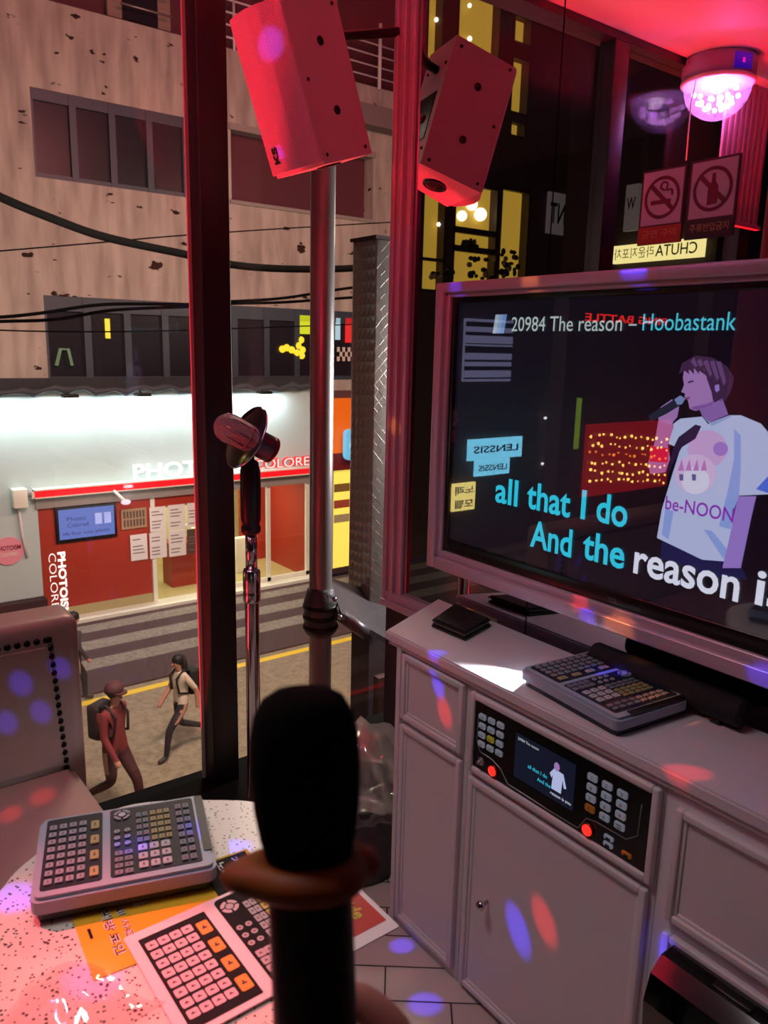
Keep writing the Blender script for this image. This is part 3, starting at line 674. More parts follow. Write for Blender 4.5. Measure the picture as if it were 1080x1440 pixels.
# ------------------------------------------------------------------ sofa
lea = mat('taupe_leather', (156, 122, 116), .42, bump=.08, nscale=40)
sf = thing('sofa', 'taupe leather booth sofa with black nailhead trim by the window', 'sofa', (-.45, 1.6, 0))
b = MB(); b.box((-1.39, 1.80, .03), (.472, 1.93, .822), lea, .03, seg=4); b.build('backrest', sf, True)
b = MB(); b.prism([(-1.38, .46), (.418, .46), (.40, .772), (-1.38, .772)], .02, lea, frame((0, 1.806, 0), (1, 0, 0), (0, 0, 1)), .008); b.build('back_panel', sf, True)
b = MB(); nail = mat('nail_black', (26, 20, 22), .25, .8)
pts = [(x*.0205-.3, .778) for x in range(35)] + [(.403+.0195*(k/16), .778-.0205*k) for k in range(17)]
for x, z in pts: b.ball((x, 1.797, z), (.0075, .006, .0075), nail, None, 8, 6)
b.build('nailhead_trim', sf, True, label='row of black nailheads')
b = MB(); b.prism([(-1.39, 1.32), (.452, 1.32), (.44, 1.80), (-1.39, 1.80)], .13, lea, Matrix.Translation((0, 0, .325)), .02); b.build('seat', sf, True)
b = MB(); b.box((-1.39, 1.35, .02), (.43, 1.79, .325), mat('sofa_base', (70, 52, 54), .7), .004); b.build('plinth', sf, True)

# ------------------------------------------------------------------ microphone on its chrome stand
SX, SY = .970, 1.90
st = thing('microphone_stand', 'chrome floor stand with stepped tubes in front of the window', 'microphone stand', (SX, SY, 0))
T = Matrix.Translation((SX, SY, 0))
MB().lathe([(.12, 0), (.12, .012), (.1, .02), (.03, .03), (.026, .05), (0, .05)], chrome, 40, T).build('base', st, True)
MB().lathe([(.020, .05), (.020, .74), (.0195, .745)], chrome, 24, T).build('lower_tube', st, True)
MB().lathe([(.0205, .735), (.0245, .74), (.0245, .765), (.0235, .77), (.0245, .775), (.0245, .825), (.022, .834), (.016, .836)], chrome, 28, T).build('collar', st, True)
MB().lathe([(.0165, .83), (.0165, .94)], chrome, 20, T).build('upper_tube', st, True)
MB().lathe([(.017, .932), (.027, .94), (.027, .955), (.0225, .962), (.0275, .975), (.0285, 1.05), (.0275, 1.11), (.022, 1.135), (.012, 1.143), (.012, 1.163)], mat('gunmetal', (60, 58, 64), .35, .8), 28, T).build('grip', st, True)
P1 = at(384, 634, 'y', SY); P0 = at(306, 594, 'y', SY); axm = (P0-P1).normalized(); L = (P0-P1).length
vm = thing('studio_microphone', 'chunky chrome studio microphone with wide flange on the floor stand', 'microphone', mtx=frame(P1, axm.orthogonal(), axm.cross(axm.orthogonal())))
gm = mat('mic_shell', (96, 74, 86), .3, .6)
MB().lathe([(0, 0), (.030, .001), (.036, .008), (.037, .02), (.037, L*.5), (.034, L*.52)], gm, 32).build('body', vm)
MB().lathe([(.0372, .004), (.0378, .008), (.0372, .012)], mat('red_rim', (150, 30, 40), .3, .5), 32).build('end_ring', vm)
b = MB(); b.lathe([(.034, L*.5), (.037, L*.53), (.037, L*.8), (.032, L*.93), (.02, L*.995), (0, L)], mat('mic_mesh', (190, 180, 184), .38, .55, bump=1, nscale=260), 32)
for k in range(8):
    a = k*math.pi/4; b.tube([(.0375*math.cos(a), .0375*math.sin(a), L*.55), (.0375*math.cos(a), .0375*math.sin(a), L*.8), (.033*math.cos(a), .033*math.sin(a), L*.93)], .0022, chrome, 6)
b.build('grille', vm)
b = MB(); b.lathe([(.036, L*.46), (.088, L*.48), (.092, L*.495), (.088, L*.51), (.036, L*.525)], chrome, 40); b.build('flange', vm, label='wide chrome flange ring')
hinge = T @ Vector((0, 0, 1.163)); b = MB(); mid = P1+axm*L*.36
b.tube([hinge-Vector((0, 0, .012)), hinge+Vector((0, 0, .004)), mid+Vector((0, 0, -.03))], [.011, .012, .013], gm, 14); b.build('swivel_mount', vm, True)

# ------------------------------------------------------------------ lined bin beside the cabinets
bn = thing('waste_bin', 'dark round waste bin lined with a clear plastic bag beside the cabinet', 'bin', (1.15, 1.62, 0))
TB = Matrix.Translation((1.15, 1.62, 0))
MB().lathe([(0, 0), (.11, 0), (.115, .005), (.135, .235), (.14, .24), (.13, .242), (.112, .02), (0, .02)], mat('bin_grey', (62, 58, 64), .5), 32, TB).build('bucket', bn, True)
b = MB(); t = bmesh.new(); bmesh.ops.create_icosphere(t, subdivisions=4, radius=1)
for v in t.verts:
    c = v.co.normalized(); a = math.atan2(c.y, c.x)
    r = 1+.10*math.sin(7*a+3*c.z)+.06*math.sin(13*a-5*c.z)+.05*math.sin(11*c.z+4*a)+.03*random.random()
    v.co = Vector((c.x*.145*r, c.y*.145*r, .245+max(c.z, -.25)*.17*r))
bagm = bpy.data.materials.new('bag_film'); bagm.use_nodes = True; nt = bagm.node_tree; nt.nodes.clear()
o_ = nt.nodes.new('ShaderNodeOutputMaterial'); m1 = nt.nodes.new('ShaderNodeMixShader'); m2_ = nt.nodes.new('ShaderNodeMixShader'); tr = nt.nodes.new('ShaderNodeBsdfTransparent'); gl = nt.nodes.new('ShaderNodeBsdfGlossy'); df = nt.nodes.new('ShaderNodeBsdfTranslucent')
gl.inputs['Roughness'].default_value = .12; df.inputs[0].default_value = (.75, .7, .74, 1); m1.inputs[0].default_value = .4; m2_.inputs[0].default_value = .2
nt.links.new(tr.outputs[0], m1.inputs[1]); nt.links.new(df.outputs[0], m1.inputs[2]); nt.links.new(m1.outputs[0], m2_.inputs[1]); nt.links.new(gl.outputs[0], m2_.inputs[2]); nt.links.new(m2_.outputs[0], o_.inputs[0])
b.take(t, bagm, TB, True); b.build('bag', bn, True, label='crumpled clear plastic bag')

# ------------------------------------------------------------------ loudspeaker hung in front of the window
Pf = Vector((1.098, 1.749, 1.886)); U = Vector((-.114, .003, .334)).normalized(); D = Vector((.196, .038, .069)); D = (D-U*D.dot(U)).normalized(); S = U.cross(D)
spm = Matrix((D, S, U)).transposed().to_4x4(); spm.translation = Pf      # x back, y across, z up
if S.y < 0: print('speaker axis')
red_w = mat('speaker_white', (214, 196, 204), .5, bump=.05, nscale=200)
spk = thing('loudspeaker', 'pale wedge loudspeaker hung tilted from the ceiling before the window', 'speaker', mtx=spm)
Hs, Ds, Ws = .375, .212, .186
b = MB(); b.prism([(.012, .0), (Ds, .02), (Ds, Ws-.02), (.012, Ws)], Hs, red_w, None, .003)
b.build('cabinet', spk)
gr = MB(); secs = [(.012, .0), (.006, .004), (.001, .022), (-.004, .03), (-.020, .055), (-.028, Ws*.5), (-.024, Ws*.72), (-.008, Ws-.008), (.004, Ws), (.0125, Ws)]
gr.prism([(x, y) for x, y in secs][::-1], Hs-.016, mat('speaker_grille', (206, 186, 196), .55, bump=.8, nscale=420), Matrix.Translation((0, 0, .008))); gr.build('grille', spk)
b = MB()
for zz in (.115, .27): b.lathe([(.011, 0), (.011, .002), (.006, .0025), (.005, .001), (0, .001)], black, 16, frame((Ds*.52, .02*(Ds*.52-.012)/.2, zz), (1, 0, 0), (0, 0, 1)))
for xx, zz in ((.03, .02), (.03, .19), (.03, .36), (.19, .02), (.19, .35)): b.ball((xx, .0+.0095*xx/.1, zz), .005, black, None, 8, 6)
b.build('bolt_points', spk, label='black rigging points')
b = MB(); b.lathe([(.022, 0), (.034, -.001), (.036, -.004), (.022, -.004), (.020, .02), (0, .021)], black, 28, Matrix.Translation((Ds*.55, Ws*.5, -.0005))); b.build('pole_socket', spk)
b = MB(); b.box((Ds-.002, .045, .08), (Ds+.002, .14, .22), black, .001); b.lathe([(.012, 0), (.012, .01), (0, .011)], steel, 16, frame((Ds+.001, .09, .15), (0, 1, 0), (0, 0, 1)))
for yy, zz in ((.04, .3), (.14, .3), (.04, .05), (.14, .05)): b.ball((Ds, yy, zz), .005, black, None, 8, 6)
b.build('connector_panel', spk)
MB().text('KS', black, frame((-.0262, Ws*.62, .03), (0, 0, 1), (0, 1, 0)), .04, .02, depth=.001, bold=.03).build('logo', spk)
top = spm @ Vector((Ds*.5, Ws*.5, Hs))
b = MB(); b.tube([top+U*.001, top+U*.022], .017, black, 16); b.build('knob', spk, True); b = MB(); bk = spm @ Vector((Ds+.002, Ws*.45, Hs*.78))
b.tube([bk, bk+D*.03, Vector((1.36, 1.79, bk.z+.03))], .012, black, 12); b.build('wall_bracket', spk, True)

# ------------------------------------------------------------------ disco lamp, red light strips, blind
lb = at(1013, 84, 'z', CZ); LX, LY = 2*MX-lb.x, lb.y
dl = thing('disco_lamp', 'domed disco lamp glowing purple on the ceiling seen in the mirror', 'lamp', (LX, LY, CZ)); TL = Matrix.Translation((LX, LY, CZ))
MB().lathe([(0, -.001), (.15, -.001), (.152, -.01), (.15, -.085), (.14, -.09), (0, -.09)], mat('lamp_housing', (150, 130, 190), .4), 40, TL).build('housing', dl, True)
MB().lathe([(.145, -.086), (.154, -.088), (.154, -.1), (.145, -.102)], mat('lamp_rim', (230, 215, 235), .3), 40, TL).build('rim', dl, True)
def film(name, tl, gl_, col, rough):
    m = bpy.data.materials.new(name); m.use_nodes = True; nt = m.node_tree; nt.nodes.clear(); N = nt.nodes.new
    o = N('ShaderNodeOutputMaterial'); a = N('ShaderNodeMixShader'); b = N('ShaderNodeMixShader'); t = N('ShaderNodeBsdfTransparent'); g = N('ShaderNodeBsdfGlossy'); d = N('ShaderNodeBsdfTranslucent')
    g.inputs['Roughness'].default_value = rough; d.inputs[0].default_value = col+(1,); a.inputs[0].default_value = tl; b.inputs[0].default_value = gl_
    for x, y in ((t.outputs[0], a.inputs[1]), (d.outputs[0], a.inputs[2]), (a.outputs[0], b.inputs[1]), (g.outputs[0], b.inputs[2]), (b.outputs[0], o.inputs[0])): nt.links.new(x, y)
    return m
dome_m = film('facet_dome', .16, .22, (.9, .75, 1), .05)
b = MB(); t = bmesh.new(); bmesh.ops.create_uvsphere(t, u_segments=18, v_segments=14, radius=.142)
for v in list(t.verts):
    if v.co.z > .01: t.verts.remove(v)
bmesh.ops.translate(t, verts=t.verts[:], vec=(0, 0, -.1)); b.take(t, dome_m, TL, False); b.build('dome', dl, True)
b = MB(); led = mat('led_purple', (240, 200, 255), .4, emit=(236, 170, 255), es=14)
b.ball((.03, -.02, -.105), .038, mat('led_core', (255, 245, 255), .4, emit=(255, 225, 255), es=30), TL)
for k in range(26):
    a = k*2.399; e = .25+1.05*(k/26); b.ball((.10*math.cos(a)*math.cos(e), .10*math.sin(a)*math.cos(e), -.1-.10*math.sin(e)), .011, led, TL, 8, 6)
b.build('led_cluster', dl, True, label='glowing purple and white diodes')
f2 = Vector((2*MX-LX-LX, -LY)).normalized() if False else Vector((2*MX-LX, -LY)).normalized(); pd = (f2+Vector((f2.y, -f2.x))*.75).normalized()
c_ = Vector((LX, LY, 0))+Vector((pd.x, pd.y, 0))*.151; M_ = frame((c_.x, c_.y, CZ-.048), (-pd.y, pd.x, 0), (0, 0, 1))
b = MB(); b.box((-.04, -.03, -.02), (.04, .03, .004), mat('lamp_display', (20, 10, 70), .3, emit=(40, 10, 200), es=.7), .002, M_); b.text('8', emis('led_digit', (255, 30, 170), 2.2), M_ @ Matrix.Translation((-.004, -.01, .005)), .012, .02); b.build('display', dl, True)
b = MB(); b.tube([(LX+.13, LY+.02, CZ-.09), (LX+.14, LY+.03, CZ-.2), (LX+.135, LY+.03, CZ-.42)], .003, mat('cord_white', (220, 210, 225), .5), 6); b.build('cord', dl, True)
light('POINT', 'disco_glow', (LX+.02, LY-.03, CZ-.16), (0, 0, 0), 3.2, (.52, .18, 1), .012, parent=dl)
lo0 = Vector((LX, LY, CZ-.2))
B_, R_, O_ = (.07, .05, 1), (1, .02, .03), (1, .30, .06)
beams = [(640, 404, 'x', TX, B_, 2.4), (745, 395, 'x', TX, O_, 2.6), (890, 383, 'x', TX, B_, 2.6), (808, 842, 'x', TX, R_, 1.7), (826, 870, 'x', TX, B_, 1.7), (870, 886, 'x', TX, O_, 3),
 (1075, 955, 'x', TX, B_, 2.4), (964, 1086, 'z', CT, R_, 2.3), (612, 918, 'z', CT, B_, 1.6), (620, 968, 'x', CX, B_, 1.8), (629, 1005, 'x', CX, R_, 2.2), (733, 1312, 'x', CX, B_, 2.6), (770, 1300, 'x', CX, R_, 2.4),
 (598, 1412, 'z', 0, B_, 2.6), (565, 1330, 'z', 0, B_, 2), (958, 1372, 'x', CX, B_, 2.8), (188, 1190, 'z', .74, B_, 2.4), (288, 1165, 'z', .74, B_, 2.6), (203, 1402, 'z', TZ, R_, 3), (130, 1378, 'z', TZ, (1, .1, .7), 3.2),
 (20, 1262, 'z', TZ, B_, 3.4), (200, 1392, 'z', TZ, (1, .12, .12), 8), (90, 1425, 'z', TZ, (1, .08, .10), 14), (32, 965, 'y', 1.8, B_, 2.0), (60, 1005, 'y', 1.8, B_, 1.8), (85, 940, 'y', 1.8, B_, 1.5), (12, 1020, 'y', 1.8, B_, 1.8),
 (60, 1120, 'z', .455, R_, 2.2), (15, 1145, 'z', .455, R_, 2.0), (560, 303, 'x', MX, B_, 1.6), (562, 605, 'x', MX, O_, 2.4), (855, 944, 'z', .82, B_, 2.4), (935, 978, 'z', .82, O_, 1.8), (955, 1012, 'z', CT, O_, 1.8), (385, 80, 'y', 1.84, (.3, .08, 1), 3.2), (335, 1190, 'z', TZ, B_, 1.6)]
for px, py, a, v, col, deg in beams:
    tg = at(px, py, a, v); lo = Vector((-.5, -.2, 2.62)) if a == 'y' or v == .455 else lo0; dist = (tg-lo).length  # sofa and speaker beams start at an added ceiling point without a lamp
    big = deg > 6
    light('SPOT', 'disco_beam', lo+(tg-lo).normalized()*.06, tg, (36 if big else 34)*dist*dist*(1.6 if col is B_ else 1), col, .006, angle=math.radians(deg*(1 if big else .55)), blend=.7, parent=dl)
def strip(label, x0, x1, y, z, power, tilt, spread=None):
    t = thing('light_strip', label, 'light strip', ((x0+x1)/2, y, z))
    b = MB(); b.box((x0, y-.008, z-.006), (x1, y+.008, z), mat('strip_channel', (150, 140, 140), .4, .6)); b.build('channel', t, True)
    b = MB(); b.box((x0, y-.006, z), (x1, y+.006, z+.004), mat('strip_red', (200, 10, 10), .4, emit=(255, 20, 20), es=2)); b.build('diffuser', t, True)
    light('AREA', 'strip_glow', ((x0+x1)/2, y-.02, z+(.012 if z < 1 else -.012)), ((x0+x1)/2, y-tilt, z+(1 if z < 1 else -.25)), power, (1, .015, .035), x1-x0, .015, spread=spread, parent=t)
strip('red light strip on the floor behind the sofa under the window', -1.0, .44, 2.06, .30, 10, .15)
strip('red light strip on the floor below the right window pane', 1.52, 2.1, 2.0, .03, 20, .6, math.radians(95))
strip('red neon strip on the outer wall just below the window', -1.6, 1.0, 2.52, -.75, 105, .14, math.radians(66))
t = thing('red_fill_lamp', 'added red fill lamp on the ceiling out of view', 'lamp', (-.62, .15, CZ))  # added unseen lamp that reddens the loudspeaker and the mirror post
MB().lathe([(0, -.05), (.05, -.05), (.055, -.045), (.055, -.001), (0, -.001)], black, 24, Matrix.Translation((-.62, .15, CZ))).build('housing', t, True)
light('AREA', 'red_fill', (-.60, .18, CZ-.06), (1.25, 1.75, 2.15), 1.9, (1, .02, .06), .09, .09, spread=math.radians(54), parent=t)
bl = thing('vertical_blind', 'pink lit vertical slat blind at the window seen in the mirror', 'blind', (-.85, 2.1, 2.3))
for k in range(9):
    MB().box((-1.03+.042*k, 2.10, 2.06), (-1.0+.042*k, 2.112, CZ-.04), mat('blind_pink', (224, 130, 150), .6), .002).build('slat', bl, True)
MB().box((-1.05, 2.092, 2.04), (-.66, 2.12, 2.058), mat('blind_pink', (224, 130, 150), .6), .002).build('bottom_bar', bl, True)

# ================================================================== outside: street, buildings, people
GZ, FY = -4.7, 17.4
MB().box((-30, 2.5, GZ-.2), (30, 13.3, GZ), asphalt_m).build('street', kind='structure')
pv = MB(); pave_d = mat('paving_dark_red', (62, 40, 44), .8, noise=(84, 58, 60), nscale=22); pave_l = mat('paving_grey', (150, 138, 128), .8, noise=(120, 108, 100), nscale=14)
for y0, y1, m in ((13.3, 14.35, pave_d), (14.35, 14.85, pave_l), (14.85, 15.35, pave_d), (15.35, 15.85, pave_l), (15.85, 16.35, pave_d), (16.35, 16.8, pave_l), (16.8, 17.0, pave_d)):
    pv.box((-30, y0, GZ-.2), (30, y1, GZ+.03), m)
pv.build('sidewalk', kind='structure')
yl = mat('road_yellow', (240, 205, 50), .6)
tag(MB().box((-20, 12.95, GZ), (25, 13.12, GZ+.006), yl).build('road_line'), 'yellow painted line along the far edge of the street', 'road marking')
PX = lambda px, py, y=FY: at(px, py, 'y', y)

# main building of weathered render above the photo booth shop
bd = thing('building', 'weathered cream building with dark window bands across the street', 'building', (7, FY, GZ))
H_UP, H_RE, H_ROW, H_SH, H_BAL, H_OR = (4.25, 7.40, 4.60, 6.24), (8.5, 12.5, 4.65, 6.22), (4.25, 11.95, .58, 2.33), (3.85, 10.65, GZ, -1.9), (-3, 13.9, 7.85, 10.4), (11.2, 12.1, GZ, .12)
b = MB(); holes(b, 2.2, 13.9, .3, 13, FY, .5, [H_UP, H_RE, H_ROW, H_BAL], concrete_m); b.build('wall', bd, True)
MB().box((2.2, FY-.3, GZ), (3.86, FY-.03, -4.02), mat('plinth_maroon', (58, 26, 34), .7)).build('plinth', bd, True)
b = MB(); bw = mat('signboard_white', (188, 204, 206), .7); holes(b, 2.2, 11.1, GZ, .5, FY-.02, .45, [H_SH], bw); b.build('white_fascia', bd, True, label='white lit fascia wall')
MB().box((11.1, FY, GZ), (13.9, FY+.5, .3), mat('side_wall', (92, 60, 62), .8)).build('side_wall', bd, True)
maroon = mat('maroon_recess', (92, 40, 52), .7); wfr = mat('window_blue_grey', (56, 64, 80), .45); dglass = mat('dark_pane', (34, 30, 40), .3, spec=.25)
b = MB(); b.box((-3, FY+.55, 7.6), (13.9, FY+.6, 10.6), maroon); b.box((8.4, FY+.4, 4.6), (12.6, FY+.45, 6.3), maroon); b.build('recess', bd, True)
b = MB(); b.box((8.45, FY-.05, 6.18), (12.55, FY+.3, 6.32), mat('lintel_grey', (150, 140, 136), .7)); b.box((8.45, FY-.06, 4.6), (12.55, FY+.3, 4.68), mat('lintel_grey', (150, 140, 136), .7)); b.build('lintel', bd, True)
def window(x0, x1, z0, z1, n, y=FY+.12, fw=.09, head=0):
    f = MB(); f.box((x0, y-.1, z0), (x1, y, z0+fw), wfr); f.box((x0, y-.1, z1-fw-head), (x1, y, z1), wfr)
    for k in range(n+1):
        xx = x0+(x1-x0)*k/n; w = fw*(.75 if 0 < k < n else .5)
        f.box((max(x0, xx-w), y-.115, z0), (min(x1, xx+w), y, z1), wfr)
        if k < n: pass
    o = f.build('window', bd, True)
    for k in range(n):
        a, c = x0+(x1-x0)*k/n, x0+(x1-x0)*(k+1)/n
        g = MB(); g.box((a+.06, y-.03, z0+.05), (c-.06, y-.01, z1-.05-head), dglass); g.build('pane', o, True)
    return o
window(*H_UP, 4, head=.12)
window(*H_ROW, 9, fw=.1, head=.2)
b = MB(); b.box((4.25, FY+.3, .5), (11.95, FY+.4, 2.4), mat('room_dark', (30, 26, 34), .9)); b.box((4.2, FY+.3, 4.5), (7.5, FY+.4, 6.3), mat('room_maroon', (70, 24, 36), .9)); b.build('dark_interior', bd, True)
b = MB()
for z in (8.05, 8.3, 8.55, 8.8): b.tube([(8.4, FY-.05, z), (13.9, FY-.05, z)], .022, white_paint, 6)
for x in (8.6, 10.4, 12.6, 13.7): b.tube([(x, FY-.05, 7.8), (x, FY-.05, 9.3 if x == 12.6 else 8.9)], .05 if x == 12.6 else .03, white_paint, 6)
b.build('balcony_railing', bd, True, label='white pipe balcony railing')
p0 = PX(523, 178); p1 = PX(560, 160)
b = MB(); b.box((11.6, FY-.5, p0.z-.12), (14.1, FY-.02, p0.z+.35), mat('ledge_grey', (128, 112, 114), .8)); b.build('ledge', bd, True)
b = MB(); b.box((5.95, FY+.35, 8.0), (7.3, FY+.5, 10.2), mat('upper_wall', (150, 128, 116), .8)); b.box((6.25, FY+.3, 8.0), (7.0, FY+.36, 9.9), dglass)
for z in (8.15, 8.5, 8.85): b.tube([(6.1, FY-.02, z), (7.2, FY-.02, z)], .02, steel, 6)
b.build('upper_window', bd, True)
# lit signs behind the row of dark windows
for nm, lab, (x0, y0), (x1, y1), c, s in (('window_sign', 'small yellow lit shape in the dark upper window at the left', (148, 448), (156, 476), (250, 220, 60), 1.2), ('window_sign', 'yellow lit panel in the dark upper window beside the steel pole', (420, 443), (437, 470), (225, 225, 40), 1.0), ('window_sign', 'red lit panel in the dark window beyond the steel pole', (487, 447), (496, 482), (230, 40, 40), 1.1), ('window_sign', 'white and blue lit panel right beside the steel pole', (473, 447), (479, 478), (190, 220, 230), .9)):
    a, c2_ = PX(x0, y0, FY-.0), PX(x1, y1, FY-.0)
    tag(MB().box((a.x, FY+.02, a.z), (c2_.x, FY+.05, c2_.z), emis('winsign%d' % x0, c, s)).build(nm), lab, 'sign')
b = MB()
for px, py in ((398, 491), (404, 489), (411, 492), (420, 486), (424, 478), (426, 492), (425, 500), (418, 496)): b.ball(PX(px, py, FY-.0)+Vector((0, .03, 0)), .09, emis('lamp_yellow', (250, 215, 50), 1.3), None, 8, 6)
tag(b.build('fairy_lights'), 'cluster of yellow lights in the dark upper window', 'lights')
b = MB(); a = PX(79, 514); c_ = PX(90, 491); e_ = PX(101, 514)
b.tube([a+Vector((0, -.03, 0)), c_+Vector((-.08, -.03, 0)), c_+Vector((.08, -.03, 0)), e_+Vector((0, -.03, 0))], .035, emis('outline_green', (150, 165, 120), .5), 6); tag(b.build('window_sign'), 'faint triangular outline sign in the dark window row', 'sign')
b = MB(); a = PX(474, 488); c_ = PX(496, 508); n = 6
for i in range(n):
    for j in range(3):
        if (i+j) % 2 == 0: b.box((a.x+(c_.x-a.x)*i/n, FY-.01, c_.z+(a.z-c_.z)*j/3), (a.x+(c_.x-a.x)*(i+1)/n, FY+.01, c_.z+(a.z-c_.z)*(j+1)/3), mat('checker_white', (220, 210, 200), .6))
tag(b.build('checker_strip'), 'black and white checkered strip below the lit red panel', 'sign')
# rolled dark awning, facade floodlights
aw = thing('awning', 'rolled dark awning above the white fascia across the street', 'awning', (7, FY-.1, .3))
b = MB(); b.box((2.2, FY-.16, .40), (10.6, FY-.02, .66), mat('awning_dark', (44, 46, 54), .7)); b.build('valance', aw, True)
b = MB(); pts = [(2.2+.21*k, FY-.22-.02*math.sin(k*1.3), .42+.045*math.sin(k*2.1)+.03*math.sin(k*.7)) for k in range(41)]
b.tube(pts, [.075+.025*math.sin(k*1.9) for k in range(41)], mat('awning_cloth', (70, 74, 84), .6), 10); b.build('rolled_cloth', aw, True)
for k, (x, where) in enumerate(((3.02, 'hidden at the left edge'), (4.55, 'leftmost in view over the white fascia'), (6.09, 'nearest the thick window mullion on its left'), (7.6, 'behind the thick window mullion'), (9.09, 'directly above the studio microphone'))):
    t = thing('floodlight', 'small black floodlight '+where, 'floodlight', (x, FY-.35, .34), group='floodlights over the photo booth fascia')
    MB().box((x-.16, FY-.5, .27), (x+.16, FY-.28, .34), black, .01).build('housing', t, True)
    MB().box((x-.14, FY-.48, .262), (x+.14, FY-.30, .269), emis('flood_face', (255, 255, 250), 5)).build('lens', t, True)
    MB().tube([(x, FY-.3, .34), (x, FY-.05, .42)], .025, black, 8).build('arm', t, True)
    light('AREA', 'floodlight_beam', (x, FY-.30, .255), (x, FY-.13, -1.2), 31, (.86, 1, .98), 1.3, .12, parent=t)

# ------------------------------------------------------------------ photo booth shop
sh = thing('photo_booth_shop', 'red fronted photo booth shop at street level with lit interior', 'shop', (7, FY, GZ))
ored = mat('shop_red', (168, 50, 34), .5); cream = mat('shop_cream', (232, 222, 160), .6); grey = mat('shop_grey', (150, 142, 140), .5); wht = mat('shop_white', (238, 238, 226), .5)
b = MB(); b.box((3.75, FY-.28, -1.80), (10.9, FY-.03, -1.66), mat('fascia_red', (225, 22, 34), .4, emit=(215, 20, 34), es=.75)); b.build('red_strip', sh, True)
b = MB(); b.box((3.72, FY-.29, -1.66), (10.9, FY-.03, -1.635), wht); b.box((3.72, FY-.29, -1.825), (10.9, FY-.03, -1.80), wht); b.box((3.70, FY-.29, -1.825), (3.75, FY-.03, -1.635), wht); b.build('strip_edging', sh, True)
b = MB(); b.box((3.8, FY-.1, -2.08), (10.7, FY+.02, -1.826), grey); b.build('header', sh, True)
b = MB(); b.box((3.86, FY+.0, -4.38), (6.28, FY+.06, -2.08), ored); b.box((6.28, FY, -2.35), (7.9, FY+.06, -2.08), ored)
b.build('red_panel', sh, True)
b = MB(); b.box((3.86, FY, GZ), (6.28, FY+.06, -4.38), mat('panel_base', (176, 164, 120), .6)); b.build('panel_base', sh, True)
b = MB(); b.box((3.9, FY-.38, GZ), (10.7, FY+.1, GZ+.1), wht); b.build('door_sill', sh, True)
IY = FY+3.2
b = MB(); b.box((3.86, FY+.06, GZ-.1), (10.64, IY, GZ+.02), mat('shop_floor', (196, 184, 130), .4)); b.build('interior_floor', sh, True)
b = MB(); b.box((3.86, IY, GZ), (10.64, IY+.1, -1.8), cream); b.box((3.8, FY+.06, GZ), (3.86, IY, -1.8), cream); b.box((3.86, FY+.06, -1.9), (10.64, IY, -1.8), wht); b.build('interior_walls', sh, True)
b = MB(); b.box((7.15, FY+1.0, GZ+.02), (7.9, FY+1.6, -3.55), ored); b.box((7.15, FY+1.0, -2.35), (7.9, FY+1.6, -1.95), ored); b.build('booth_block', sh, True, label='orange red booth block inside')
b = MB(); b.box((10.52, FY+.05, GZ+.02), (10.64, IY, -1.95), ored); b.box((9.72, FY+2.3, GZ+.02), (10.52, FY+2.4, -1.95), ored); b.build('right_red_wall', sh, True)
b = MB(); b.box((8.1, FY+1.9, GZ+.02), (9.0, FY+2.5, -3.4), wht, .02); b.box((8.3, FY+2.0, -3.4), (8.8, FY+2.4, -2.9), mat('screen_white', (210, 225, 240), .4, emit=(190, 210, 240), es=.5), .02); b.build('photo_kiosk', sh, True, label='white photo kiosk inside')
b = MB(); b.box((9.1, FY+1.3, GZ+.02), (9.55, FY+1.5, -3.7), wht, .02); b.build('accessory_shelf', sh, True)
b = MB()
for x in (6.3, 7.9, 9.33, 10.5): b.box((x, FY-.02, GZ+.1), (x+.1, FY+.06, -2.08), wht)
b.box((7.9, FY-.02, GZ+.1), (10.6, FY+.06, GZ+.2), wht); b.build('door_frame', sh, True)
b = MB(); b.box((6.4, FY+.01, GZ+.1), (10.5, FY+.03, -2.08), pane_m); b.build('shop_glass', sh, True)
light('AREA', 'shop_ceiling_light', (8.2, FY+1.4, -1.95), (8.2, FY+1.3, GZ), 120, (1, .93, .62), 3.5, 1.6, parent=sh)
light('AREA', 'shop_front_light', (5.4, FY-1.3, -2.2), (5.2, FY, -3.6), 9, (1, .9, .8), 2.2, .3, parent=sh)
def lets(parent, name, body, m, px0, px1, cap, y, bold=.02, outline=0):
    a = PX(*px0, y); c = PX(*px1, y)
    MB().text(body, m, frame((a.x, y, a.z), (1, 0, 0), (0, 0, 1)), c.x-a.x, cap, depth=.05, bold=bold, outline=outline).build(name, parent, True)
lw = mat('letter_white', (245, 245, 245), .4, emit=(255, 255, 255), es=.75); lr = mat('letter_red', (215, 50, 50), .4, emit=(220, 50, 50), es=.5)
z_ = -1.60
a = PX(188, 670, FY-.2); MB().text('PHOTOISM', lw, frame((a.x, FY-.2, z_), (1, 0, 0), (0, 0, 1)), 2.85, .34, depth=.03, bold=.012).build('name_lettering', sh, True, label='white raised lettering')
a = PX(356, 660, FY-.2); MB().text('COLORED', lr, frame((a.x, FY-.2, z_), (1, 0, 0), (0, 0, 1)), 1.9, .26, depth=.04, bold=.03).build('name_lettering', sh, True, label='red outlined lettering')
MB().text('COLORED', lw, frame((a.x+.02, FY-.262, z_+.02), (1, 0, 0), (0, 0, 1)), 1.86, .22, bold=-.012).build('name_lettering', sh, True, label='white lettering fill')
a = PX(79, 780); MB().text('PHOTOISM', lw, frame((a.x+.02, FY-.005, a.z+.05), (0, 0, -1), (1, 0, 0)), 1.5, .17, bold=.04).build('panel_lettering', sh, True)
a = PX(68, 782); MB().text('COLORED', lw, frame((a.x+.0, FY-.005, a.z+.05), (0, 0, -1), (1, 0, 0)), 1.5, .15, bold=-.01).build('panel_lettering', sh, True)
ds = thing('display_screen', 'blue wall screen on the red shop front', 'screen', (4.84, FY-.02, -2.9))
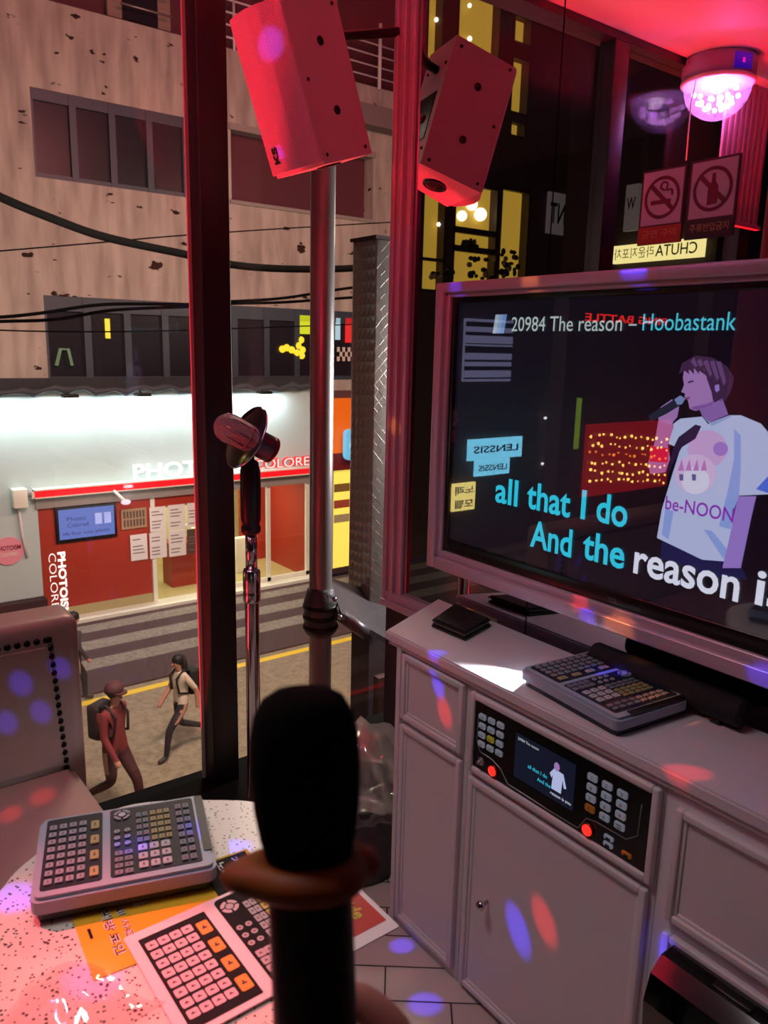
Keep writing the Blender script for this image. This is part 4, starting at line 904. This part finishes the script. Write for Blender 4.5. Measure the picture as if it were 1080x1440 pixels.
MB().box((4.18, FY-.06, -2.90), (5.5, FY-.001, -2.10), black, .01).build('casing', ds, True)
MB().box((4.25, FY-.066, -2.82), (5.44, FY-.06, -2.16), emis('screen_blue', (112, 130, 212), .85)).build('panel', ds, True)
b = MB(); si = emis('screen_ink', (60, 66, 130), .7)
b.text('Photo', si, frame((4.42, FY-.068, -2.42), (1, 0, 0), (0, 0, 1)), .4, .09); b.text('Colored', si, frame((4.42, FY-.068, -2.56), (1, 0, 0), (0, 0, 1)), .45, .09)
for k in range(2): b.box((5.02+.2*k, FY-.069, -2.55), (5.17+.2*k, FY-.067, -2.3), mat('thumb%d' % k, (150, 165, 220), .5, emit=(150, 165, 225), es=.6))
b.text('life four cuts photo', si, frame((4.32, FY-.068, -2.76), (1, 0, 0), (0, 0, 1)), 1.0, .1); b.build('picture', ds, True)
for k, (x0, y0, x1, y1, lab) in enumerate(((170, 717, 207, 741, 'wide notice of photo strips beside the blue screen'), (210, 714, 234, 746, 'upper left paper notice on the shop glass'), (236, 711, 261, 743, 'upper middle paper notice on the shop glass'), (263, 708, 280, 740, 'upper right paper notice on the shop glass'), (183, 753, 208, 786, 'lower left paper notice with small code box'), (210, 750, 235, 783, 'lower second paper notice on the shop glass'), (237, 747, 262, 780, 'lower third paper notice on the shop glass'), (263, 745, 280, 777, 'lower right dark photo notice beside the mullion'))):
    a = PX(x0, y0, FY-.05); c = PX(x1, y1, FY-.05); dark = k == 7
    t = thing('notice', lab, 'notice', (a.x, FY-.05, c.z), group='paper notices on the shop front')
    MB().box((a.x, FY-.05, c.z), (c.x, FY-.035, a.z), mat('notice_dark', (90, 70, 60), .6) if dark else mat('notice_tan', (170, 140, 110), .6) if k == 0 else paper).build('sheet', t, True)
    b = MB(); w = c.x-a.x; hh = a.z-c.z
    if k == 0:
        for i in range(7):
            for j in range(2): b.box((a.x+w*(.08+.125*i), FY-.053, c.z+hh*(.12+.42*j)), (a.x+w*(.16+.125*i), FY-.05, c.z+hh*(.46+.42*j)), mat('thumb_dark', (96, 76, 66), .6))
    else:
        for i in range(6):
            if (i+k) % 4: b.box((a.x+w*.12, FY-.053, c.z+hh*(.14+.13*i)), (a.x+w*(.6+.06*((i*k) % 5)), FY-.05, c.z+hh*(.18+.13*i)), mat('notice_ink', (120, 112, 112), .6))
    b.build('printing', t, True)
rs = thing('round_sign', 'round pink sticker sign at the far left of the white wall', 'sign', (3.1, FY-.06, -3)); a = PX(12, 775, FY-.05)
MB().prism(circ(0, 0, .30, 28), .03, mat('pink_sign', (236, 150, 170), .5), frame((a.x, FY-.03, a.z), (1, 0, 0), (0, 0, 1))).build('disc', rs, True)
MB().text('PHOTOISM', mat('ink_maroon', (130, 30, 60), .5), frame((a.x-.24, FY-.063, a.z+.02), (1, 0, 0), (0, 0, 1)), .48, .1, bold=.03).text('COLORED', wht, frame((a.x-.18, FY-.063, a.z-.1), (1, 0, 0), (0, 0, 1)), .36, .07).build('lettering', rs, True)
cm = thing('security_camera', 'white bullet camera box at the left end of the red strip', 'camera', (3.5, FY-.2, -2.0)); a = PX(30, 695, FY-.2)
MB().box((a.x-.18, FY-.3, a.z-.28), (a.x+.1, FY-.03, a.z+.12), wht, .02).build('housing', cm, True)
MB().tube([(a.x+.1, FY-.2, a.z), (a.x+.35, FY-.2, a.z-.03)], .07, grey, 12).build('barrel', cm, True)
MB().tube([(a.x-.05, FY-.08, a.z-.28), (a.x-.02, FY-.1, a.z-.9), (a.x+.05, FY-.06, a.z-1.4)], .03, white_paint, 6).build('cable', cm, True)
ar = thing('bracket_lamp', 'small white bracket lamp under the red strip', 'lamp', (5.7, FY-.3, -1.9))
MB().tube([PX(160, 690, FY-.3), PX(176, 705, FY-.5)], .035, wht, 8).build('arm', ar, True)
MB().ball(PX(177, 706, FY-.5), (.11, .08, .06), emis('lamp_head', (250, 225, 235), 1.1), None, 12, 8).build('head', ar, True)

# ------------------------------------------------------------------ orange shop next door
os_ = thing('orange_shop', 'narrow orange shop with bright yellow window beyond the steel pole', 'shop', (11.6, FY, GZ))
MB().box((11.12, FY-.14, -1.35), (12.2, FY-.02, .10), mat('orange_panel', (236, 112, 20), .5, emit=(235, 105, 20), es=.35)).build('fascia', os_, True)
MB().box((11.12, FY-.18, -1.80), (12.2, FY-.02, -1.36), mat('red_band', (120, 30, 34), .5)).build('red_band', os_, True)
b = MB(); b.box((11.3, FY-.05, -4.55), (11.9, FY-.02, -1.84), mat('lit_window', (235, 215, 90), .5, emit=(238, 214, 92), es=.95)); b.build('lit_window', os_, True)
b = MB()
for z, c in ((-2.3, (150, 120, 60)), (-2.75, (190, 90, 70)), (-3.15, (200, 190, 150))):
    b.box((11.35, FY-.07, z-.12), (11.85, FY-.045, z+.1), mat('shelf%d' % int(-z*100), c, .6))
b.build('shelf_goods', os_, True)
b = MB(); b.box((11.24, FY-.1, -4.6), (11.3, FY, -1.8), grey); b.box((11.9, FY-.1, -4.6), (11.97, FY, -1.8), grey); b.box((11.1, FY-.1, GZ), (12.2, FY, -4.55), pave_d); b.build('window_frame', os_, True)
bs = thing('blade_sign', 'pale blue rounded blade sign on the orange shop', 'sign', (11.85, FY-.4, -1.2))
a = PX(484, 604, FY-.35); c = PX(499, 646, FY-.35)
MB().prism(rrect(0, 0, .62, a.z-c.z, .14), .15, mat('sign_blue', (100, 175, 215), .4, emit=(105, 185, 225), es=.7), frame((a.x, FY-.3, c.z), (1, 0, 0), (0, 0, 1))).build('panel', bs, True)
M_ = frame((a.x+.31, FY-.46, (a.z+c.z)/2), (1, 0, 0), (0, 0, 1)); b = MB(); annulus(b, 0, 0, .13, .2, emis('ring_pale', (225, 245, 250), .9), M_); b.build('ring_emblem', bs, True)
MB().box((a.x+.2, FY-.28, c.z+.2), (a.x+.3, FY-.1, c.z+.3), black).build('bracket', bs, True)

# ------------------------------------------------------------------ pole, tread-plate column, ledge just outside
pl = thing('steel_pole', 'tall brushed steel pole just outside the window', 'pole', (1.829, 2.9, GZ))
b = MB(); b.lathe([(.052, GZ), (.052, 6)], steel, 28, Matrix.Translation((1.829, 2.9, 0))); b.build('tube', pl, True)
b = MB(); b.lathe([(.058, .14), (.075, .16), (.078, .30), (.062, .36), (.055, .37)], mat('tape_grey', (92, 88, 94), .45, .4, bump=.6, nscale=40), 24, Matrix.Translation((1.829, 2.9, 0))); b.build('taped_clamp', pl, True)
for k in range(3): MB().lathe([(.079, .17+.05*k), (.083, .175+.05*k), (.083, .187+.05*k), (.079, .192+.05*k)], black, 20, Matrix.Translation((1.829, 2.9, 0))).build('strap', pl, True)
co = thing('column', 'diamond tread plate steel column beside the mirror post', 'column', (2.26, 3.2, GZ))
MB().box((2.18, 3.0, .15), (2.44, 3.19, 1.93), tread_m, .006).build('tread_plate', co, True)
MB().box((2.195, 3.015, GZ), (2.42, 3.175, .16), mat('column_dark', (70, 52, 58), .6)).build('lower_post', co, True)
MB().box((2.17, 2.99, 1.93), (2.45, 3.2, 1.945), mat('column_upper', (58, 34, 46), .6)).build('cap_plate', co, True)
lg = thing('steel_ledge', 'dark steel ledge bracketed between the pole and the tread plate column', 'ledge', (2.2, 2.95, .2))
dk = mat('ledge_dark', (58, 46, 54), .8)
a0, a1, a2, a3 = (at(462, 812, 'y', 3.09), at(560, 842, 'y', 3.09), at(556, 905, 'y', 2.75), at(480, 862, 'y', 2.75))
b = MB(); q = [a0, a1, a2, a3]; dn = Vector((0, 0, -.03)); vs = [*q, *[v+dn for v in q]]
b.add(vs, [(0, 1, 2, 3), (7, 6, 5, 4), (0, 4, 5, 1), (1, 5, 6, 2), (2, 6, 7, 3), (3, 7, 4, 0)], dk); b.build('plate', lg, True)
b = MB(); b.tube([Vector((1.87, 2.88, .27)), at(500, 880, 'y', 2.72), at(515, 890, 'y', 2.70)], .03, mat('bracket_grey', (110, 104, 112), .4, .6), 10); b.build('bracket_arm', lg, True)
b = MB()
for px, py in ((470, 843), (478, 868), (515, 888)): b.ball(at(px, py, 'y', 2.70), .012, chrome, None, 10, 8)
b.build('bolts', lg, True)
gb = thing('glass_balustrade', 'clear glass balustrade panel outside below the steel ledge', 'balustrade', (2.2, 2.6, -.6))
MB().box((1.80, 2.62, -.9), (2.60, 2.632, .12), pane_m).build('glass_panel', gb, True)
MB().box((1.95, 2.60, -.9), (2.03, 2.64, .0), mat('balustrade_post', (92, 62, 60), .5)).build('post', gb, True)
MB().box((1.78, 2.60, -.95), (2.62, 2.65, -.9), dk).build('base_rail', gb, True)

# cables over the street
def cable(label, pts, y, r, col=(7, 7, 8)):
    P = spline([at(px, py, 'y', yy) for (px, py), yy in zip(pts, y if isinstance(y, list) else [y]*len(pts))], 6)
    tag(MB().tube(P, r, mat('cable%d' % col[0], col, .95, spec=.05), 8).build('overhead_cable'), label, 'cable', 'overhead cables across the street')
cable('thickest sagging black cable below the upper left window', [(-60, 245), (0, 277), (75, 308), (150, 334), (257, 357), (325, 372), (400, 378), (500, 377), (620, 366)], 9, .044)
cable('thin straight wire crossing below the thickest cable', [(-60, 358), (130, 342), (257, 331), (420, 320), (560, 312)], 12, .010)
cable('upper strand of the cable bundle over the dark window row', [(-60, 446), (0, 446), (60, 440), (150, 428), (270, 428), (325, 424), (400, 419), (500, 404), (600, 398)], 13, .026)
cable('lower strand of the cable bundle over the dark window row', [(-60, 455), (0, 452), (80, 449), (160, 436), (270, 431), (325, 427), (400, 425), (500, 418), (600, 412)], 13.3, .026)
cable('thin slack wire in front of the dark window row', [(-60, 462), (60, 466), (200, 466), (330, 462), (500, 456)], 13.6, .012)

# ------------------------------------------------------------------ people in the street
def person(label, base, heading, top, trousers, hair, hair_long, stride, sleeve, scale=1.0, cap=None, bag=None, shoe=(60, 50, 48)):
    mx = Matrix.Translation(base) @ Matrix.Rotation(heading, 4, 'Z') @ Matrix.Scale(scale, 4)
    t = thing('person', label, 'person', mtx=mx, group='people walking in the street')
    s = stride
    V = [(0, 0, .93), (.0, 0, 1.12), (.015, 0, 1.30), (.02, 0, 1.41), (.04, 0, 1.485), (.06, 0, 1.555), (.055, 0, 1.62)]
    E2 = [(i, i+1) for i in range(6)]; R2 = [(.135, .11), (.115, .09), (.135, .10), (.06, .055), (.05, .05), (.078, .085), (.07, .075)]
    for sd in (1, -1):
        k = len(V); f = sd*s
        V += [(.01, .165*sd, 1.36), (-.05-.12*f, .20*sd, 1.11), (.03-.22*f, .20*sd, .90), (.06-.26*f, .20*sd, .80)]
        R2 += [.06, .046, .034, .04]; E2 += [(2, k), (k, k+1), (k+1, k+2), (k+2, k+3)]
        k = len(V); kn = (.10+.20*f, .085*sd, .50) if f >= 0 else (.02+.02*f, .085*sd, .50)
        an = (.04+.34*f, .085*sd, .07) if f >= 0 else (-.10+.42*f, .085*sd, .08-.22*f)
        to = (an[0]+.15, .09*sd, .035) if f >= 0 else (an[0]+.06, .09*sd, max(.04, an[2]-.14))
        V += [(.0, .085*sd, .86), kn, an, to]; R2 += [.095, .062, .042, .036]; E2 += [(0, k), (k, k+1), (k+1, k+2), (k+2, k+3)]
    tm, pm_, sm, sk = mat('cloth%d_%d_%d' % top, top, .8), mat('cloth%d_%d_%d' % trousers, trousers, .8), mat('shoe', shoe, .6), skin_m
    def pick(c):
        if c.z < .10: return 2
        if abs(c.y) > .15 and c.z < (1.16 if sleeve < 1 else .88): return 3
        if c.z < .90 and abs(c.y) < .17: return 1
        return 0 if c.z < 1.425 else 3
    o = skin_mesh('body', V, E2, R2, [tm, pm_, sm, sk], pick, t, 0, 2)
    hm_ = mat('hair_dark', hair, .6)
    b = MB(); b.ball((.035, 0, 1.605), (.098, .088, .095), hm_, None, 16, 12)
    if hair_long: b.ball((-.05, 0, 1.46), (.06, .10, .21), hm_, None, 14, 12); b.ball((-.07, .01, 1.30), (.05, .085, .17), hm_, None, 12, 10)
    b.build('hair', t)
    b = MB(); b.ball((.137, 0, 1.545), (.014, .011, .018), sk, None, 8, 6)
    for sd in (1, -1): b.ball((.122, .032*sd, 1.575), (.008, .013, .006), mat('eye_dark', (30, 24, 24), .4), None, 8, 6)
    b.ball((.122, 0, 1.505), (.008, .022, .005), mat('lip', (150, 80, 76), .5), None, 8, 6)
    b.build('face', t)
    if cap:
        b = MB(); cmat = mat('cap', cap, .7); b.lathe([(.105, 1.60), (.105, 1.64), (.09, 1.69), (.05, 1.715), (0, 1.72)], cmat, 20, Matrix.Translation((.03, 0, 0)))
        b.prism(circ(.115, 0, .085, 16, .08), .012, cmat, Matrix.Translation((0, 0, 1.60))); b.build('cap', t)
    if bag:
        b = MB(); b.box((-.28, -.14, 1.0), (-.10, .14, 1.42), mat('bag%d' % bag[0], bag, .7), .05, seg=3); b.build('backpack', t)
        b = MB()
        for sd in (1, -1): b.tube([(-.12, .09*sd, 1.40), (.0, .10*sd, 1.455), (.13, .095*sd, 1.33), (.10, .12*sd, 1.10), (-.10, .12*sd, 1.04)], .018, mat('bag%d' % bag[0], bag, .7), 8)
        b.build('backpack_strap', t)
    return t
w_ = at(238, 1064, 'z', GZ)
person('person in a pale top and dark trousers striding across the street', (w_.x+.22, w_.y, GZ), math.radians(188), (214, 196, 180), (44, 38, 46), (24, 18, 20), True, .9, 0, .95, bag=(30, 26, 30))
h_ = at(158, 985, 'z', GZ+1.66)
person('person in a dark red patterned shirt and cap walking towards the window', (h_.x, h_.y, GZ), math.radians(-60), (124, 40, 46), (70, 30, 36), (40, 28, 28), False, .7, 1, 1.12, cap=(86, 44, 52), bag=(40, 22, 28))
h_ = at(100, 868, 'z', GZ+1.6)
person('dark haired person in a dark jacket walking just beyond the sofa back', (h_.x, h_.y, GZ), math.radians(10), (70, 60, 68), (40, 36, 44), (22, 16, 18), False, .5, 1, 1.0)

# ------------------------------------------------------------------ the street to the left, seen in the mirror and the screen
lb_ = thing('corner_building', 'dark brown building with yellow lit windows reflected in the mirror', 'building', (-12, FY, GZ))
ex = lambda v: 2*MX-v
wn = [(14.1, 14.68, 7.6, 10.9), (15.15, 16.75, 7.6, 10.9), (17.25, 18.0, 8.12, 9.62), (17.25, 18.0, 9.95, 10.7), (17.3, 17.95, 7.5, 7.95), (14.15, 15.0, 3.0, 6.0), (15.3, 17.0, 3.0, 6.02), (17.1, 18.32, 3.0, 6.1)]
hs = [(ex(b_), ex(a_), c_, d_) for a_, b_, c_, d_ in wn]
b = MB(); holes(b, -30, 2.1, GZ, 14, FY, .4, hs, mat('brown_facade', (84, 66, 60), .8)); b.build('wall', lb_, True)
yel = mat('lit_yellow_wall', (206, 168, 60), .7, emit=(205, 165, 58), es=.85)
for i, (x0, x1, z0, z1) in enumerate(hs):
    f = MB(); fm = mat('bronze_frame', (70, 60, 54), .5); ring2 = [(x0, x0+.06, z0, z1), (x1-.06, x1, z0, z1), (x0, x1, z0, z0+.06), (x0, x1, z1-.06, z1)]
    for a_, c_, d_, e_ in ring2: f.box((a_, FY-.03, d_), (c_, FY+.1, e_), fm)
    if i == 6:
        for z in (4.25, 4.75): f.box((x0, FY-.03, z-.08), (x1, FY+.1, z+.08), fm)
    if i == 5: f.box((x0, FY-.03, 3.82), (x1, FY+.1, 3.9), fm)
    wo_ = f.build('window', lb_, True)
    MB().box((x0, FY+.34, z0), (x1, FY+.38, z1), yel).build('lit_room', wo_, True)
for k, (px, py, r) in enumerate(((667, 287, .17), (679, 301, .19), (653, 303, .15), (664, 6, .06), (664, 53, .07), (617, 26, .06), (698, 265, .06), (620, 315, .06))):
    p = PX(px, py, FY+.1); MB().ball((ex(p.x), FY+.2, p.z), r, emis('bulb_white', (255, 246, 215), 2.6), None, 14, 10).build('ceiling_bulb', lb_, True, label='round white bulb')
b = MB(); gm_ = mat('plant_green', (44, 48, 30), .8); gf = mat('plant_pale', (150, 140, 110), .8)
for k in range(70):
    px, py = random.choice(((600+random.random()*32, 380+random.random()*12), (655+random.random()*40, 362+random.random()*30), (702+random.random()*22, 345+random.random()*45), (650+random.random()*16, 338+random.random()*12)))
    p = PX(px, py, FY+.1); b.ball((ex(p.x), FY-.1+.25*random.random(), p.z), (.06+.07*random.random(), .06, .05+.06*random.random()), gf if k % 5 == 0 else gm_, None, 7, 5)
b.build('window_plants', lb_, True)
def board(name, label, x0, x1, z0, z1, body, bm, tm_, th, y=FY-.15, tw=.84, bold=.02):
    t = thing(name, label, 'sign', ((x0+x1)/2, y, z0))
    MB().box((x0, y, z0), (x1, y+.1, z1), bm, .01).build('panel', t, True)
    n = len(body)
    for i, tx in enumerate(body):
        zc = z1-(i+.5)*(z1-z0)/n
        MB().text(tx, tm_, frame(((x0+x1)/2, y-.006, zc-th/2), (1, 0, 0), (0, 0, 1)), (x1-x0)*tw, th, align='CENTER', bold=bold).build('lettering', t, True)
    return t
inkb = mat('ink_dark', (30, 26, 28), .6); poster = mat('poster_pale', (150, 140, 136), .6, emit=(120, 112, 108), es=.35)
xs = sorted((ex(PX(800, 262).x), ex(PX(838, 340).x))); board('rent_sign', 'pale board with dark capitals reflected beside the dark mullion', xs[0]-.02, xs[1]+.05, 5.1, 6.4, ['RE'], poster, inkb, .6)
xs = sorted((ex(PX(768, 270).x), ex(PX(789, 340).x))); board('rent_sign', 'pale narrow board with dark strokes left of the lettered board', xs[0], xs[1], 5.0, 6.2, ['NT'], poster, inkb, .6)
LX_ = lambda v: 2*TS-v*FY/11
LZ_ = lambda z: 1.45+(z-1.45)*FY/11
blue_l = emis('sign_cyan', (120, 205, 240), 6.5); blue_i = emis('sign_navy', (20, 40, 90), 1)
board('lens_shop_sign', 'upper light blue lens shop sign reflected in the screen', LX_(11.68), LX_(10.22), LZ_(-.66), LZ_(-.25), ['LENSSIS'], blue_l, blue_i, .22)
board('lens_shop_sign', 'lower light blue lens shop sign reflected in the screen', LX_(11.35), LX_(10.42), LZ_(-.98), LZ_(-.67), ['LENSSIS'], blue_l, blue_i, .2)
yb = emis('sign_yellow', (250, 225, 130), 6); board('cube_sign', 'small yellow cube sign reflected in the lower left of the screen', LX_(10.44), LX_(9.86), LZ_(-1.62), LZ_(-1.08), ['노래', '모텔'], yb, inkb, .26)
b = MB(); board('battle_sign', 'red neon lettering reflected at the top of the screen', LX_(16.3), LX_(13.25), LZ_(2.02), LZ_(2.3), ['PING BATTLE'], mat('neon_back', (20, 12, 14), .7), emis('neon_red', (255, 40, 30), 5), .26, tw=.95)
xs = sorted((2*MX-PX(584, 800).x, 2*MX-PX(613, 828).x)); board('menu_sign', 'cream lit sign reflected under the left corner of the television', xs[0], xs[1], PX(600, 830).z, PX(600, 796).z, ['MENU', 'NBC'], emis('sign_cream', (235, 205, 130), .95), inkb, .2)
ban = thing('billboard', 'violet white lit billboard reflected at the upper left of the screen', 'billboard', (LX_(10.6), FY-.1, 0))
MB().box((LX_(11.24), FY-.15, LZ_(.85)), (LX_(10.0), FY-.05, LZ_(2.0)), emis('billboard_white', (170, 165, 215), 1.5)).build('panel', ban, True)
b = MB()
for k in range(7): b.box((LX_(11.24), FY-.17, LZ_(.9+.16*k)), (LX_(10.0), FY-.15, LZ_(.9+.16*k)+(.04, .12, .06, .2, .03, .1, .14)[k]), mat('billboard_bar', (40, 36, 60), .7))
b.build('bars', ban, True)
ch = thing('chuta_sign', 'long cream lit bar sign whose lettering reads backwards in the mirror', 'sign', (2*MX-13, 9.15, 3.2)); cx_ = 2*MX-13.0
MB().box((cx_-.15, 8.2, 3.14), (cx_, 10.1, 3.46), emis('chuta_cream', (250, 236, 150), 1.7)).build('panel', ch, True)
MB().text('CHUTA', mat('chuta_ink', (110, 70, 30), .6), frame((cx_+.004, 8.27, 3.2), (0, 1, 0), (0, 0, 1)), .85, .2, bold=.01).text('라운지포차', mat('chuta_ink', (110, 70, 30), .6), frame((cx_+.004, 9.16, 3.2), (0, 1, 0), (0, 0, 1)), .88, .2).build('lettering', ch, True)
MB().box((cx_-.5, 8.0, 2.95), (cx_-.16, 11.5, 9), mat('brown_dark', (54, 40, 42), .8)).build('sign_wall', ch, True)
MB().box((cx_-.45, 11.3, GZ), (cx_-.2, 11.5, 2.95), mat('brown_dark', (54, 40, 42), .8)).build('support_post', ch, True)
sp_ = thing('banner', 'narrow pale vertical banner reflected left of the no smoking sticker', 'banner', (2*MX-13, 10, 3.7))
MB().box((cx_-.12, 9.62, 3.72), (cx_-.02, 9.9, 4.55), poster).build('cloth', sp_, True)
MB().text('W', inkb, frame((cx_-.015, 9.66, 4.1), (0, 1, 0), (0, 0, 1)), .2, .22, bold=.02).build('lettering', sp_, True)
ac = thing('arcade_front', 'red lit arcade front reflected in the middle of the screen', 'shop', (LX_(15), FY-.2, LZ_(-1.8)))
MB().box((LX_(16.8), FY-.2, LZ_(-1.7)), (LX_(13.7), FY-.05, LZ_(-.1)), emis('arcade_red', (170, 14, 24), 2.6)).build('red_front', ac, True)
MB().box((LX_(13.4), FY-.2, LZ_(-.6)), (LX_(12.85), FY-.05, LZ_(.48)), emis('arcade_green', (140, 170, 50), 2.2)).build('green_window', ac, True)
b = MB(); bulb = emis('string_bulb', (255, 190, 90), 12)
for r in range(6):
    for k in range(15):
        b.ball((LX_(13.7+.2*k+.12*random.random()), FY-.3, LZ_(-.35-.2*r-.02*k+.09*random.random())), .03+.03*random.random(), bulb if r != 2 else emis('string_gold', (255, 140, 40), 7), None, 6, 4)
o = b.build('string_bulbs', ac, True); o['kind'] = 'stuff'
b = MB(); dots = emis('dot_white', (235, 235, 245), 7)
for k in range(14): b.ball((LX_(12.6), FY-.2, LZ_(.75-.11*k)), .05, dots, None, 6, 4)
for k in range(5): b.ball((LX_(12.6-.08*k), FY-.2, LZ_(.1)), .05, dots, None, 6, 4); b.ball((LX_(12.6-.08*k), FY-.2, LZ_(-.85)), .05, dots, None, 6, 4)
o = b.build('edge_bulbs', ac, True); o['kind'] = 'stuff'
